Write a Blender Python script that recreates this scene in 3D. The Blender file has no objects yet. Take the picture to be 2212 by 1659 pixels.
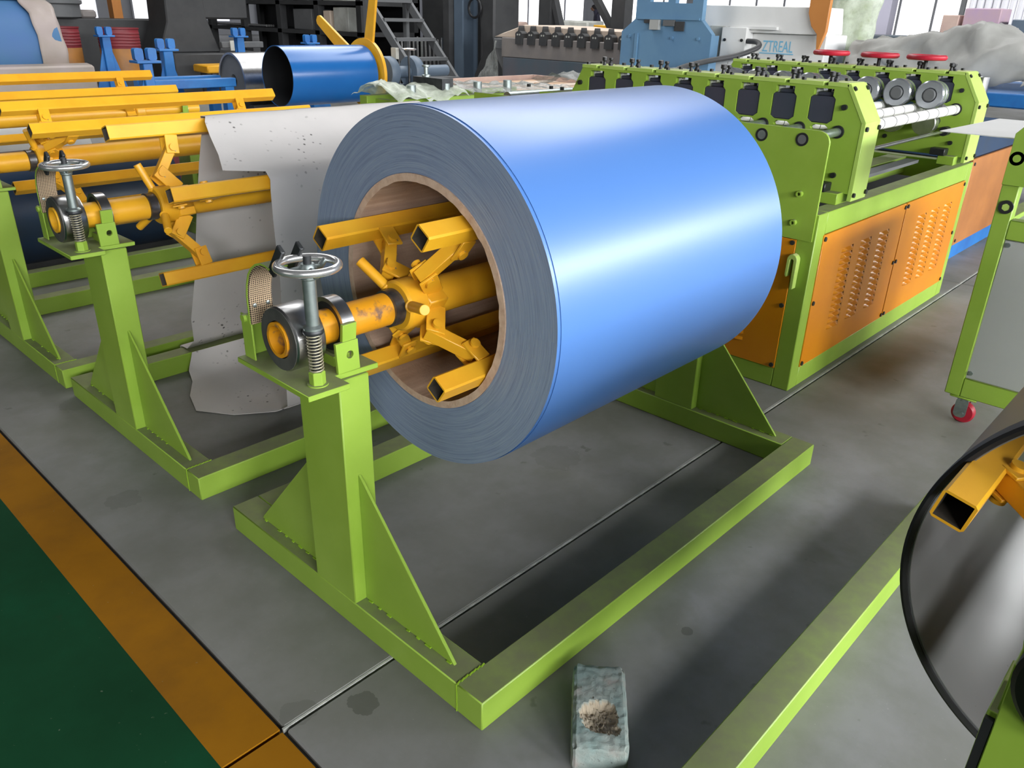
import bpy, bmesh, math, random
from mathutils import Vector, Matrix, noise
from mathutils.geometry import tessellate_polygon

PI = math.pi
R = math.radians
scene = bpy.context.scene
COL = scene.collection
random.seed(7)

# ------------------------------------------------------------------ camera
cam_d = bpy.data.cameras.new('camera')
cam = bpy.data.objects.new('camera', cam_d)
COL.objects.link(cam)
yaw, pitch, roll = 0.7507, 0.4351, 0.0252
fw = Vector((math.cos(yaw) * math.cos(pitch), math.sin(yaw) * math.cos(pitch), -math.sin(pitch)))
rt = fw.cross(Vector((0, 0, 1))).normalized()
up = rt.cross(fw)
rt, up = math.cos(roll) * rt + math.sin(roll) * up, -math.sin(roll) * rt + math.cos(roll) * up
m = Matrix.Identity(4)
for i in range(3):
    m[i][0], m[i][1], m[i][2] = rt[i], up[i], -fw[i]
m.translation = Vector((-0.8224, -0.8268, 1.3245))
cam.matrix_world = m
cam_d.sensor_fit = 'HORIZONTAL'
cam_d.sensor_width = 36.0
cam_d.lens = 1712.0 / 2212.0 * 36.0
cam_d.clip_start = 0.02
cam_d.clip_end = 200
scene.camera = cam

# ------------------------------------------------------------------ light
vs = scene.view_settings
vs.view_transform = 'Standard'
vs.look = 'None'
vs.exposure = -0.38
vs.gamma = 1.0
vs.use_curve_mapping = False

world = bpy.data.worlds.new('hall_daylight')
scene.world = world
world.use_nodes = True
bg = world.node_tree.nodes['Background']
bg.inputs[0].default_value = (0.94, 0.97, 1.0, 1)
bg.inputs[1].default_value = 0.045


def area(name, loc, target, sx, sy, power, color=(1, 1, 1)):
    d = bpy.data.lights.new(name, 'AREA')
    d.shape = 'RECTANGLE'
    d.size, d.size_y = sx, sy
    d.energy = power
    d.color = color
    o = bpy.data.objects.new(name, d)
    COL.objects.link(o)
    o.location = loc
    o.rotation_euler = (Vector(target) - Vector(loc)).to_track_quat('-Z', 'Y').to_euler()
    return o


# daylight through the tall windows of the side wall
for wx, pw in ((-6.4, 760), (-2.6, 680), (1.2, 860), (5.0, 640), (8.8, 560), (12.6, 520)):  # first window is unseen, added to brighten the front faces
    area('window_daylight', (wx, -7.75, 2.95), (wx, 0, 0.4), 3.0, 1.5, pw, (0.98, 0.99, 1.0))
# added fill behind the camera, to the left, for the front faces
area('front_fill', (-9.0, 2.0, 3.0), (0, 1.5, 0.5), 5.0, 4.0, 80, (1.0, 0.98, 0.95))
# unseen overhead fills, added to brighten the background machines
area('background_fill', (10.0, 9.0, 8.0), (10.0, 9.0, 0), 4.0, 14.0, 1600, (1, 1, 1))
area('background_fill', (3.6, 7.0, 7.6), (10.5, 6.2, 0), 2.0, 9.0, 560, (1, 1, 1))


# ------------------------------------------------------------------ materials
def srgb(r, g, b):
    def c(v):
        v /= 255.0
        return v / 12.92 if v <= 0.04045 else ((v + 0.055) / 1.055) ** 2.4
    return (c(r), c(g), c(b), 1.0)


class NT:
    def __init__(s, name):
        s.m = bpy.data.materials.new(name)
        s.m.use_nodes = True
        s.t = s.m.node_tree
        s.p = s.t.nodes['Principled BSDF']
        s.tc = None

    def n(s, kind, **kw):
        nd = s.t.nodes.new(kind)
        for k, v in kw.items():
            if k in nd.inputs and not hasattr(nd, k):
                nd.inputs[k].default_value = v
            else:
                setattr(nd, k, v)
        return nd

    def l(s, a, b):
        s.t.links.new(a, b)

    def obj(s):
        if s.tc is None:
            s.tc = s.n('ShaderNodeTexCoord')
        return s.tc.outputs['Object']

    def noise(s, scale, detail=4.0, rough=0.55, vec=None):
        nd = s.n('ShaderNodeTexNoise')
        nd.inputs['Scale'].default_value = scale
        nd.inputs['Detail'].default_value = detail
        nd.inputs['Roughness'].default_value = rough
        s.l(vec or s.obj(), nd.inputs['Vector'])
        return nd.outputs['Fac']

    def ramp(s, fac, stops):
        nd = s.n('ShaderNodeValToRGB')
        e = nd.color_ramp.elements
        while len(e) > 1:
            e.remove(e[-1])
        e[0].position, e[0].color = stops[0]
        for p, c in stops[1:]:
            x = e.new(p)
            x.color = c
        s.l(fac, nd.inputs['Fac'])
        return nd.outputs['Color']

    def mix(s, fac, a, b):
        nd = s.n('ShaderNodeMix', data_type='RGBA')
        for sock, v in ((nd.inputs[0], fac), (nd.inputs[6], a), (nd.inputs[7], b)):
            if isinstance(v, (int, float)):
                sock.default_value = v
            elif isinstance(v, tuple):
                sock.default_value = v
            else:
                s.l(v, sock)
        return nd.outputs[2]

    def math(s, op, a, b=None):
        nd = s.n('ShaderNodeMath', operation=op)
        for i, v in enumerate((a, b)):
            if v is None:
                continue
            if isinstance(v, (int, float)):
                nd.inputs[i].default_value = v
            else:
                s.l(v, nd.inputs[i])
        return nd.outputs[0]

    def bump(s, h, strength, dist=0.002):
        nd = s.n('ShaderNodeBump')
        nd.inputs['Strength'].default_value = strength
        nd.inputs['Distance'].default_value = dist
        s.l(h, nd.inputs['Height'])
        s.l(nd.outputs[0], s.p.inputs['Normal'])

    def base(s, c):
        if isinstance(c, tuple):
            s.p.inputs['Base Color'].default_value = c
        else:
            s.l(c, s.p.inputs['Base Color'])


G = lambda v: (v, v, v, 1.0)
W1 = (1, 1, 1, 1)
K0 = (0, 0, 0, 1)


def plain(name, c, rough=0.5, metal=0.0, c2=None, nscale=9.0, dust=0.0, bump=0.0, bscale=60.0, spec=0.5,
          chips=None, dust_light_col=srgb(140, 140, 122), lo=0.35, hi=0.68):
    t = NT(name)
    t.p.inputs['Roughness'].default_value = rough
    t.p.inputs['Metallic'].default_value = metal
    t.p.inputs['Specular IOR Level'].default_value = spec
    col = c
    if c2 is not None:
        f = t.ramp(t.noise(nscale, 5.0, 0.6), [(lo, K0), (hi, W1)])
        col = t.mix(f, c, c2)
    if dust > 0:  # tone of up-facing sides
        g = t.n('ShaderNodeNewGeometry')
        sp = t.n('ShaderNodeSeparateXYZ')
        t.l(g.outputs['Normal'], sp.inputs[0])
        f = t.ramp(sp.outputs['Z'], [(0.75, K0), (0.97, W1)])
        nz = t.ramp(t.noise(14.0, 6.0, 0.65), [(0.25, G(0.62)), (0.65, W1)])
        f2 = t.math('MULTIPLY', t.math('MULTIPLY', f, nz), dust)
        col = t.mix(f2, col, dust_light_col)
        rr = t.n('ShaderNodeMapRange')
        rr.inputs['To Min'].default_value = rough
        rr.inputs['To Max'].default_value = 0.85
        t.l(f2, rr.inputs['Value'])
        t.l(rr.outputs[0], t.p.inputs['Roughness'])
    if chips is not None:
        f = t.ramp(t.noise(chips[1], 8.0, 0.75), [(chips[2], K0), (chips[2] + 0.03, W1)])
        col = t.mix(f, col, chips[0])
    t.base(col)
    if bump > 0:
        t.bump(t.noise(bscale, 5.0, 0.6), bump)
    return t.m


M = {}
M['green'] = plain('green_enamel', srgb(146, 177, 68), 0.42, c2=srgb(134, 166, 56), nscale=4.0, dust=0.92,
                   bump=0.05, bscale=220, dust_light_col=srgb(118, 120, 92))  # tops greyed by dust and also darkened for the low side light
M['green_weld'] = plain('green_weld', srgb(150, 190, 50), 0.45, bump=0.5, bscale=160)
M['green_pale_lit'] = plain('pale_green_lit_tops', srgb(176, 202, 104), 0.42, c2=srgb(166, 196, 92), nscale=5, dust=0.8, dust_light_col=srgb(200, 204, 150))  # pale green; lightened tops paint in the bright light on the clamps
M['yellow'] = plain('yellow_enamel', srgb(228, 172, 40), 0.38, c2=srgb(220, 156, 32), nscale=6.0, bump=0.06,
                    bscale=160, chips=(srgb(96, 62, 26), 26.0, 0.735), dust=0.25, dust_light_col=srgb(196, 150, 70))
M['yellow_in'] = plain('bare_tube_inside', srgb(64, 58, 50), 0.7)
M['steel'] = plain('turned_steel', G(0.55), 0.28, 1.0, c2=G(0.42), nscale=20)
M['chrome'] = plain('chrome', G(0.74), 0.24, 0.85)
M['zinc'] = plain('zinc_plated', srgb(168, 178, 176), 0.38, 0.85, c2=srgb(140, 150, 150), nscale=30)
M['dark_steel'] = plain('dark_steel', srgb(70, 72, 74), 0.45, 0.6, c2=srgb(52, 54, 56), nscale=25)
M['drum_face'] = plain('oxidised_steel', srgb(92, 92, 88), 0.55, 0.35, c2=srgb(70, 72, 70), nscale=18)
M['rusty'] = plain('rust_and_paint', srgb(206, 140, 16), 0.5, c2=srgb(118, 88, 66), nscale=22, bump=0.3, bscale=90,
                   lo=0.56, hi=0.66)
M['black'] = plain('black_oxide', srgb(28, 29, 32), 0.45)
M['rubber'] = plain('black_rubber', srgb(22, 22, 24), 0.75)
M['collar'] = plain('worn_thread_steel', srgb(120, 120, 122), 0.35, 0.85, c2=srgb(84, 84, 86), nscale=30)
M['spring'] = plain('spring_wire', srgb(176, 170, 146), 0.35, 0.5)
M['lining'] = None
M['red'] = plain('red_enamel', srgb(186, 30, 52), 0.4, c2=srgb(160, 24, 44))
M['white'] = plain('white_enamel', srgb(230, 230, 228), 0.45, c2=srgb(222, 222, 220), nscale=3)
M['white_roll'] = plain('white_coating', srgb(226, 226, 222), 0.35)
M['navy'] = plain('navy_sheet', srgb(38, 62, 92), 0.35, c2=srgb(48, 60, 76), nscale=2.5)
M['blue_bright'] = plain('azure_enamel', srgb(38, 118, 186), 0.45, c2=srgb(32, 92, 160), nscale=4, dust=0.25)
M['blue_press'] = plain('steel_blue_enamel', srgb(104, 142, 172), 0.45, c2=srgb(92, 130, 166), nscale=2, dust=0.2)
M['blue_grey'] = plain('blue_grey_paint', srgb(92, 108, 124), 0.5, c2=srgb(80, 94, 110), nscale=2)
M['panel_orange'] = plain('orange_panel', srgb(214, 138, 20), 0.3, c2=srgb(204, 124, 16), nscale=2.0)
M['dull_orange'] = plain('dull_orange_panel', srgb(176, 116, 62), 0.4, c2=srgb(150, 96, 52), nscale=2.5)
M['grey_panel'] = plain('grey_panel', srgb(166, 168, 166), 0.55, c2=srgb(158, 160, 156), nscale=2)
M['dark_iron'] = plain('dark_iron', srgb(62, 63, 64), 0.6, c2=srgb(52, 53, 55), nscale=4)
M['mid_grey'] = plain('grey_steel_paint', srgb(104, 106, 108), 0.55, c2=srgb(92, 94, 96), nscale=3)
M['light_box'] = plain('pale_box', srgb(196, 198, 192), 0.6, c2=srgb(160, 160, 152), nscale=3)
M['wood'] = plain('board', srgb(190, 160, 130), 0.7, c2=srgb(170, 138, 110), nscale=8)
M['pink_board'] = plain('pinkish_board', srgb(196, 172, 160), 0.7, c2=srgb(178, 150, 142), nscale=4)
M['teal_dark'] = plain('dark_teal_enamel', srgb(76, 92, 102), 0.5, c2=srgb(98, 94, 100), nscale=1.5)
M['olive_grey'] = plain('grey_brown_cover', srgb(130, 124, 120), 0.6, c2=srgb(116, 112, 112), nscale=3)
M['beige'] = plain('beige_cover', srgb(208, 190, 172), 0.6, c2=srgb(198, 182, 168), nscale=3)
M['tarp'] = plain('grey_tarpaulin', srgb(168, 168, 164), 0.5, c2=srgb(146, 146, 142), nscale=3, bump=0.3, bscale=12)
M['wrap'] = plain('dusty_wrapping', srgb(158, 146, 142), 0.55, c2=srgb(146, 136, 124), nscale=2.2, bump=0.35, bscale=16)
M['drum_red'] = plain('red_drum_paint', srgb(132, 44, 52), 0.5, c2=srgb(112, 40, 46), nscale=4)
M['drum_orange'] = plain('orange_drum_paint', srgb(168, 112, 48), 0.5, c2=srgb(140, 96, 50), nscale=4)
M['orange_post'] = plain('orange_paint', srgb(190, 124, 62), 0.5, c2=srgb(204, 136, 70), nscale=2)
M['skin'] = plain('skin', srgb(120, 88, 72), 0.6)
M['cloth_dark'] = plain('dark_overalls', srgb(58, 58, 74), 0.8)
M['hair'] = plain('dark_hair', srgb(40, 36, 38), 0.8)
M['wall'] = plain('hall_wall', srgb(206, 208, 214), 0.7, c2=srgb(196, 198, 206), nscale=0.6)
M['letters'] = plain('sky_blue_lettering', srgb(120, 190, 224), 0.5)


def mat_floor():
    t = NT('ground_concrete')
    a = t.ramp(t.noise(1.1, 6.0, 0.6), [(0.32, srgb(112, 113, 106)), (0.5, srgb(128, 128, 126)), (0.68, srgb(140, 140, 143))])
    st = t.ramp(t.noise(2.6, 4.0, 0.55), [(0.62, K0), (0.7, W1)])
    a = t.mix(t.math('MULTIPLY', st, 0.45), a, srgb(104, 106, 94))
    sp = t.ramp(t.noise(11.0, 3.0, 0.5), [(0.7, K0), (0.735, W1)])
    a = t.mix(t.math('MULTIPLY', sp, 0.5), a, srgb(84, 86, 78))
    mo = t.ramp(t.noise(6.5, 6.0, 0.65), [(0.38, W1), (0.6, K0)])
    a = t.mix(t.math('MULTIPLY', mo, 0.3), a, srgb(100, 102, 92))
    gr = t.ramp(t.noise(160.0, 2.0, 0.5), [(0.72, K0), (0.78, W1)])
    a = t.mix(t.math('MULTIPLY', gr, 0.25), a, srgb(190, 190, 186))
    # old oil and damp stains
    for (sx_, sy_, sr_, sa_) in ((-0.123, 0.232, 0.040, 0.5), (-0.235, 0.305, 0.045, 0.25), (0.05, 0.92, 0.05, 0.2), (0.55, -0.14, 0.018, 0.5), (-0.16, 1.35, 0.06, 0.2), (-0.02, 2.1, 0.07, 0.2), (0.95, 0.62, 0.10, 0.15)):
        vd = t.n('ShaderNodeVectorMath', operation='DISTANCE')
        t.l(t.obj(), vd.inputs[0])
        vd.inputs[1].default_value = (sx_, sy_, 0)
        dd_ = t.math('ADD', t.math('DIVIDE', vd.outputs['Value'], sr_), t.math('MULTIPLY', t.noise(28.0, 4.0), 0.9))
        a = t.mix(t.math('MULTIPLY', t.ramp(dd_, [(0.0, W1), (0.0, W1)]) if False else t.math('LESS_THAN', dd_, 1.25), sa_), a, srgb(66, 68, 60))
    t.base(a)
    rg = t.n('ShaderNodeMapRange')
    rg.inputs['To Min'].default_value = 0.5
    rg.inputs['To Max'].default_value = 0.68
    t.l(t.noise(3.0, 4.0), rg.inputs['Value'])
    t.l(rg.outputs[0], t.p.inputs['Roughness'])
    t.p.inputs['Specular IOR Level'].default_value = 0.3
    t.bump(t.noise(70.0, 5.0), 0.08)
    return t.m


def mat_paintfloor(name, c, c2, c3):
    t = NT(name)
    a = t.ramp(t.noise(2.4, 6.0, 0.62), [(0.3, c2), (0.55, c), (0.75, c3)])
    sp = t.ramp(t.noise(90.0, 2.0, 0.5), [(0.74, K0), (0.78, W1)])
    a = t.mix(t.math('MULTIPLY', sp, 0.35), a, srgb(140, 150, 130))
    cr = t.ramp(t.noise(9.0, 6.0, 0.7), [(0.66, K0), (0.74, W1)])
    a = t.mix(t.math('MULTIPLY', cr, 0.35), a, srgb(50, 48, 34))
    t.base(a)
    t.p.inputs['Roughness'].default_value = 0.75
    t.p.inputs['Specular IOR Level'].default_value = 0.12
    t.bump(t.noise(60.0, 4.0), 0.06)
    return t.m


M['floor'] = mat_floor()
M['floor_yellow'] = mat_paintfloor('yellow_floor_paint', srgb(148, 99, 14), srgb(124, 83, 20), srgb(156, 106, 18))
M['floor_green'] = mat_paintfloor('green_floor_paint', srgb(14, 64, 38), srgb(10, 54, 30), srgb(12, 74, 46))
M['joint_dark'] = plain('joint_bottom', srgb(40, 40, 38), 0.9)
M['joint_fill'] = plain('joint_sealant', srgb(196, 198, 192), 0.6, c2=srgb(150, 152, 146), nscale=20)


def mat_coil_edge():
    t = NT('wound_sheet_edges')
    sp = t.n('ShaderNodeSeparateXYZ')
    t.l(t.obj(), sp.inputs[0])
    y, z = sp.outputs['Y'], sp.outputs['Z']
    r = t.math('SQRT', t.math('ADD', t.math('MULTIPLY', y, y), t.math('MULTIPLY', z, z)))
    an = t.math('ARCTAN2', z, y)
    cb = t.n('ShaderNodeCombineXYZ')
    t.l(t.math('MULTIPLY', r, 260.0), cb.inputs[0])
    t.l(t.math('MULTIPLY', an, 1.6), cb.inputs[1])
    cb2 = t.n('ShaderNodeCombineXYZ')
    t.l(t.math('MULTIPLY', r, 900.0), cb2.inputs[0])
    t.l(t.math('MULTIPLY', an, 5.0), cb2.inputs[1])
    n1 = t.noise(1.0, 3.0, 0.6, cb.outputs[0])
    n2 = t.noise(1.0, 2.0, 0.5, cb2.outputs[0])
    a = t.ramp(n1, [(0.3, srgb(116, 130, 158)), (0.5, srgb(132, 148, 174)), (0.72, srgb(146, 160, 180))])
    sc = t.ramp(n2, [(0.66, K0), (0.74, W1)])
    a = t.mix(t.math('MULTIPLY', sc, 0.5), a, srgb(178, 190, 200))
    dk = t.ramp(n2, [(0.27, W1), (0.34, K0)])
    a = t.mix(t.math('MULTIPLY', dk, 0.6), a, srgb(58, 70, 92))
    t.base(a)
    t.p.inputs['Roughness'].default_value = 0.5
    t.p.inputs['Metallic'].default_value = 0.08
    t.bump(n2, 0.35, 0.002)
    return t.m


def mat_coil_blue():
    t = NT('blue_coated_sheet')
    t.base(t.mix(t.noise(2.0, 3.0), srgb(72, 117, 184), srgb(78, 123, 188)))
    t.p.inputs['Roughness'].default_value = 0.4
    t.p.inputs['Specular IOR Level'].default_value = 0.6
    t.p.inputs['Coat Weight'].default_value = 0.45
    t.p.inputs['Coat Roughness'].default_value = 0.3
    t.p.inputs['Coat IOR'].default_value = 1.6
    return t.m


def mat_cardboard():
    t = NT('paper_core')
    sp = t.n('ShaderNodeSeparateXYZ')
    t.l(t.obj(), sp.inputs[0])
    mp = t.n('ShaderNodeMapping')
    mp.inputs['Scale'].default_value = (2.0, 30.0, 30.0)
    t.l(t.obj(), mp.inputs['Vector'])
    a = t.ramp(t.noise(1.2, 5.0, 0.65, mp.outputs[0]), [(0.3, srgb(146, 122, 106)), (0.55, srgb(172, 146, 126)), (0.8, srgb(198, 176, 156))])
    fl = t.ramp(t.noise(55.0, 6.0, 0.7), [(0.66, K0), (0.72, W1)])
    a = t.mix(t.math('MULTIPLY', fl, 0.5), a, srgb(206, 190, 170))
    t.base(a)
    t.p.inputs['Roughness'].default_value = 0.85
    t.bump(t.noise(80.0, 6.0, 0.7), 0.6, 0.003)
    return t.m


def mat_lining():
    t = NT('woven_brake_lining')
    sp = t.n('ShaderNodeTexBrick')
    w = t.n('ShaderNodeTexWave', wave_type='BANDS', bands_direction='X')
    w.inputs['Scale'].default_value = 70.0
    w.inputs['Distortion'].default_value = 1.0
    t.l(t.obj(), w.inputs['Vector'])
    w2 = t.n('ShaderNodeTexWave', wave_type='BANDS', bands_direction='Z')
    w2.inputs['Scale'].default_value = 70.0
    w2.inputs['Distortion'].default_value = 1.0
    t.l(t.obj(), w2.inputs['Vector'])
    f = t.math('MAXIMUM', w.outputs['Fac'], w2.outputs['Fac'])
    t.base(t.ramp(f, [(0.62, srgb(66, 54, 44)), (0.86, srgb(176, 152, 122)), (1.0, srgb(190, 168, 138))]))
    t.p.inputs['Roughness'].default_value = 0.9
    t.bump(f, 0.5, 0.002)
    return t.m


def mat_paper():
    t = NT('speckled_wrapping_sheet')
    a = t.ramp(t.noise(2.2, 4.0), [(0.3, srgb(184, 182, 180)), (0.6, srgb(198, 194, 192)), (0.8, srgb(206, 198, 190))])
    vo = t.n('ShaderNodeTexVoronoi')
    vo.inputs['Scale'].default_value = 42.0
    vo.inputs['Randomness'].default_value = 1.0
    t.l(t.obj(), vo.inputs['Vector'])
    ds = t.ramp(vo.outputs['Distance'], [(0.14, W1), (0.23, K0)])
    msk = t.ramp(t.noise(3.4, 5.0, 0.7), [(0.52, K0), (0.63, W1)])
    a = t.mix(t.math('MULTIPLY', ds, msk), a, srgb(58, 56, 52))
    wv = t.ramp(t.noise(7.0, 6.0, 0.7), [(0.66, K0), (0.72, W1)])
    a = t.mix(t.math('MULTIPLY', wv, 0.35), a, srgb(132, 126, 120))
    t.base(a)
    t.p.inputs['Roughness'].default_value = 0.6
    t.bump(t.noise(12.0, 5.0), 0.3, 0.004)
    return t.m


def mat_film(name, tint, tr=0.6):
    t = NT(name)
    nd = t.t.nodes
    out = nd['Material Output']
    t.p.inputs['Base Color'].default_value = tint
    t.p.inputs['Roughness'].default_value = 0.38
    t.p.inputs['Specular IOR Level'].default_value = 0.6
    t.bump(t.noise(14.0, 3.0, 0.5), 0.4, 0.01)
    tp = t.n('ShaderNodeBsdfTransparent')
    mx = t.n('ShaderNodeMixShader')
    f = t.ramp(t.noise(10.0, 5.0, 0.65), [(0.35, G(tr + 0.2)), (0.7, G(tr - 0.25))])
    t.l(f, mx.inputs[0])
    t.l(t.p.outputs[0], mx.inputs[1])
    t.l(tp.outputs[0], mx.inputs[2])
    t.l(mx.outputs[0], out.inputs['Surface'])
    return t.m


def mat_glow(name, c, s):
    t = NT(name)
    t.p.inputs['Base Color'].default_value = (0.8, 0.8, 0.8, 1)
    t.p.inputs['Emission Color'].default_value = c
    t.p.inputs['Emission Strength'].default_value = s
    return t.m


def mat_blackcoil():
    t = NT('black_coated_sheet')
    t.base(t.mix(t.noise(3.0, 3.0), srgb(70, 71, 73), srgb(82, 83, 84)))
    t.p.inputs['Roughness'].default_value = 0.42
    return t.m


def mat_inner():
    t = NT('grey_sheet_back')
    a = t.ramp(t.noise(2.0, 4.0), [(0.35, srgb(118, 119, 118)), (0.65, srgb(134, 134, 134))])
    s = t.ramp(t.noise(16.0, 5.0, 0.65), [(0.69, K0), (0.72, W1)])
    a = t.mix(t.math('MULTIPLY', s, 0.7), a, srgb(70, 72, 66))
    t.base(a)
    t.p.inputs['Roughness'].default_value = 0.36
    t.p.inputs['Metallic'].default_value = 0.25
    return t.m


def mat_brick():
    t = NT('aerated_block')
    a = t.ramp(t.noise(14.0, 4.0, 0.6), [(0.36, srgb(134, 154, 150)), (0.56, srgb(150, 158, 152)), (0.7, srgb(160, 148, 142))])
    sp = t.ramp(t.noise(110.0, 4.0, 0.6), [(0.66, K0), (0.72, W1)])
    a = t.mix(t.math('MULTIPLY', sp, 0.7), a, srgb(70, 74, 70))
    at = t.n('ShaderNodeVertexColor', layer_name='Chip')
    a = t.mix(at.outputs['Color'], a, srgb(172, 160, 140))
    t.base(a)
    t.p.inputs['Roughness'].default_value = 0.95
    t.bump(t.noise(130.0, 6.0, 0.7), 0.8, 0.003)
    return t.m


M['coil_edge'] = mat_coil_edge()
M['coil_blue'] = mat_coil_blue()
M['card'] = mat_cardboard()
M['lining'] = mat_lining()
M['card_edge_lit'] = plain('cut_paper_edge_lit', srgb(206, 180, 158), 0.9, c2=srgb(182, 152, 130), nscale=40, bump=0.6, bscale=150)  # cut ends of the core, colour lightened for the light they catch
M['paper'] = mat_paper()
M['film'] = mat_film('clear_film', (0.42, 0.44, 0.42, 1), 0.66)
M['film_green'] = mat_film('greenish_film', (0.62, 0.68, 0.56, 1), 0.45)
M['glow'] = mat_glow('window_daylight_glass', (0.97, 0.98, 1.0, 1), 3.0)
M['glow_soft'] = mat_glow('frosted_daylight_glass', (0.9, 0.92, 1.0, 1), 1.6)
M['blackcoil'] = mat_blackcoil()
M['sheet_back'] = mat_inner()
M['brick'] = mat_brick()
M['far_blue'] = plain('glossy_blue_sheet', srgb(24, 92, 160), 0.25, c2=srgb(28, 98, 166), nscale=2)


# ------------------------------------------------------------------ mesh helpers
class MB:
    def __init__(s):
        s.v, s.f, s.mi = [], [], []
        s.cur = 0

    def add(s, vs_, fs_):
        o = len(s.v)
        s.v += [tuple(p) for p in vs_]
        for f in fs_:
            s.f.append(tuple(i + o for i in f))
            s.mi.append(s.cur)
        return s

    def box(s, x0, x1, y0, y1, z0, z1):
        v = [(x, y, z) for x in (x0, x1) for y in (y0, y1) for z in (z0, z1)]
        return s.add(v, [(0, 1, 3, 2), (4, 6, 7, 5), (0, 4, 5, 1), (2, 3, 7, 6), (0, 2, 6, 4), (1, 5, 7, 3)])

    def obox(s, c, u, v, w, hu, hv, hw):
        c, u, v, w = Vector(c), Vector(u).normalized(), Vector(v).normalized(), Vector(w).normalized()
        P = [c + u * a * hu + v * b * hv + w * d * hw for a in (-1, 1) for b in (-1, 1) for d in (-1, 1)]
        return s.add(P, [(0, 1, 3, 2), (4, 6, 7, 5), (0, 4, 5, 1), (2, 3, 7, 6), (0, 2, 6, 4), (1, 5, 7, 3)])

    def prism(s, poly, axis, a, b, holes=()):
        def P(p, h):
            if axis == 'x':
                return (h, p[0], p[1])
            if axis == 'y':
                return (p[0], h, p[1])
            return (p[0], p[1], h)
        loops = [list(poly)] + [list(h) for h in holes]
        flat = [p for lp in loops for p in lp]
        n = len(flat)
        vs_ = [P(p, a) for p in flat] + [P(p, b) for p in flat]
        fs_ = []
        if holes:
            tris = tessellate_polygon([[Vector((p[0], p[1], 0)) for p in lp] for lp in loops])
            for t in tris:
                fs_.append((t[0], t[1], t[2]))
                fs_.append((t[2] + n, t[1] + n, t[0] + n))
        else:
            fs_.append(tuple(range(n)))
            fs_.append(tuple(range(2 * n - 1, n - 1, -1)))
        k = 0
        for lp in loops:
            L = len(lp)
            for i in range(L):
                j = (i + 1) % L
                fs_.append((k + i, k + j, n + k + j, n + k + i))
            k += L
        return s.add(vs_, fs_)

    def lathe(s, prof, p0, axis, n=32, closed=False, arc=None):
        ax = Vector(axis).normalized()
        t = Vector((0, 0, 1)) if abs(ax.z) < 0.9 else Vector((0, 1, 0))
        u = (t - ax * t.dot(ax)).normalized()
        w = ax.cross(u)
        p0 = Vector(p0)
        vs_ = []
        for r, h in prof:
            for i in range(n):
                a = 2 * PI * i / n
                vs_.append(p0 + ax * h + (u * math.cos(a) + w * math.sin(a)) * max(r, 1e-5))
        fs_ = []
        m_ = len(prof)
        for k in range(m_ if closed else m_ - 1):
            k2 = (k + 1) % m_
            for i in range(n):
                j = (i + 1) % n
                fs_.append((k * n + i, k * n + j, k2 * n + j, k2 * n + i))
        if not closed:
            fs_.append(tuple(range(n - 1, -1, -1)))
            fs_.append(tuple((m_ - 1) * n + i for i in range(n)))
        return s.add(vs_, fs_)

    def cyl(s, p0, p1, r, n=20, r1=None):
        d = Vector(p1) - Vector(p0)
        return s.lathe([(r, 0), (r if r1 is None else r1, d.length)], p0, d, n)

    def tube(s, p0, p1, ro, ri, n=32):
        d = Vector(p1) - Vector(p0)
        L = d.length
        return s.lathe([(ro, 0), (ro, L), (ri, L), (ri, 0)], p0, d, n, closed=True)

    def torus(s, c, axis, Rr, r, n=36, k=10):
        prof = [(Rr + r * math.cos(2 * PI * i / k), r * math.sin(2 * PI * i / k)) for i in range(k)]
        return s.lathe(prof, c, axis, n, closed=True)

    def pipe(s, pts, r, n=8, closed=False):
        pts = [Vector(p) for p in pts]
        rings = []
        prev = None
        for i, p in enumerate(pts):
            a = pts[i - 1] if i > 0 else pts[i]
            b = pts[i + 1] if i < len(pts) - 1 else pts[i]
            d = (b - a).normalized()
            if prev is None:
                t = Vector((0, 0, 1)) if abs(d.z) < 0.9 else Vector((1, 0, 0))
                u = (t - d * t.dot(d)).normalized()
            else:
                u = (prev - d * prev.dot(d)).normalized()
            prev = u
            w = d.cross(u)
            rr = r[i] if isinstance(r, (list, tuple)) else r
            rings.append([p + (u * math.cos(2 * PI * k / n) + w * math.sin(2 * PI * k / n)) * rr for k in range(n)])
        vs_ = [p for rg in rings for p in rg]
        fs_ = []
        for i in range(len(rings) - 1):
            for k in range(n):
                j = (k + 1) % n
                fs_.append((i * n + k, i * n + j, (i + 1) * n + j, (i + 1) * n + k))
        fs_.append(tuple(range(n - 1, -1, -1)))
        fs_.append(tuple((len(rings) - 1) * n + k for k in range(n)))
        return s.add(vs_, fs_)

    def strip(s, line, x0, x1, th):
        """a bent flat strip: line is [(y, z), ...], extruded in x"""
        L = [Vector((0, p[0], p[1])) for p in line]
        ins = []
        for i, p in enumerate(L):
            a = L[max(i - 1, 0)]
            b = L[min(i + 1, len(L) - 1)]
            d = (b - a).normalized()
            ins.append(p + Vector((0, -d.z, d.y)) * th)
        vs_ = []
        for p, q in zip(L, ins):
            vs_ += [(x0, p.y, p.z), (x1, p.y, p.z), (x1, q.y, q.z), (x0, q.y, q.z)]
        fs_ = []
        for i in range(len(L) - 1):
            for k in range(4):
                j = (k + 1) % 4
                fs_.append((i * 4 + k, i * 4 + j, i * 4 + 4 + j, i * 4 + 4 + k))
        fs_.append((0, 1, 2, 3))
        e = (len(L) - 1) * 4
        fs_.append((e + 3, e + 2, e + 1, e))
        return s.add(vs_, fs_)

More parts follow.
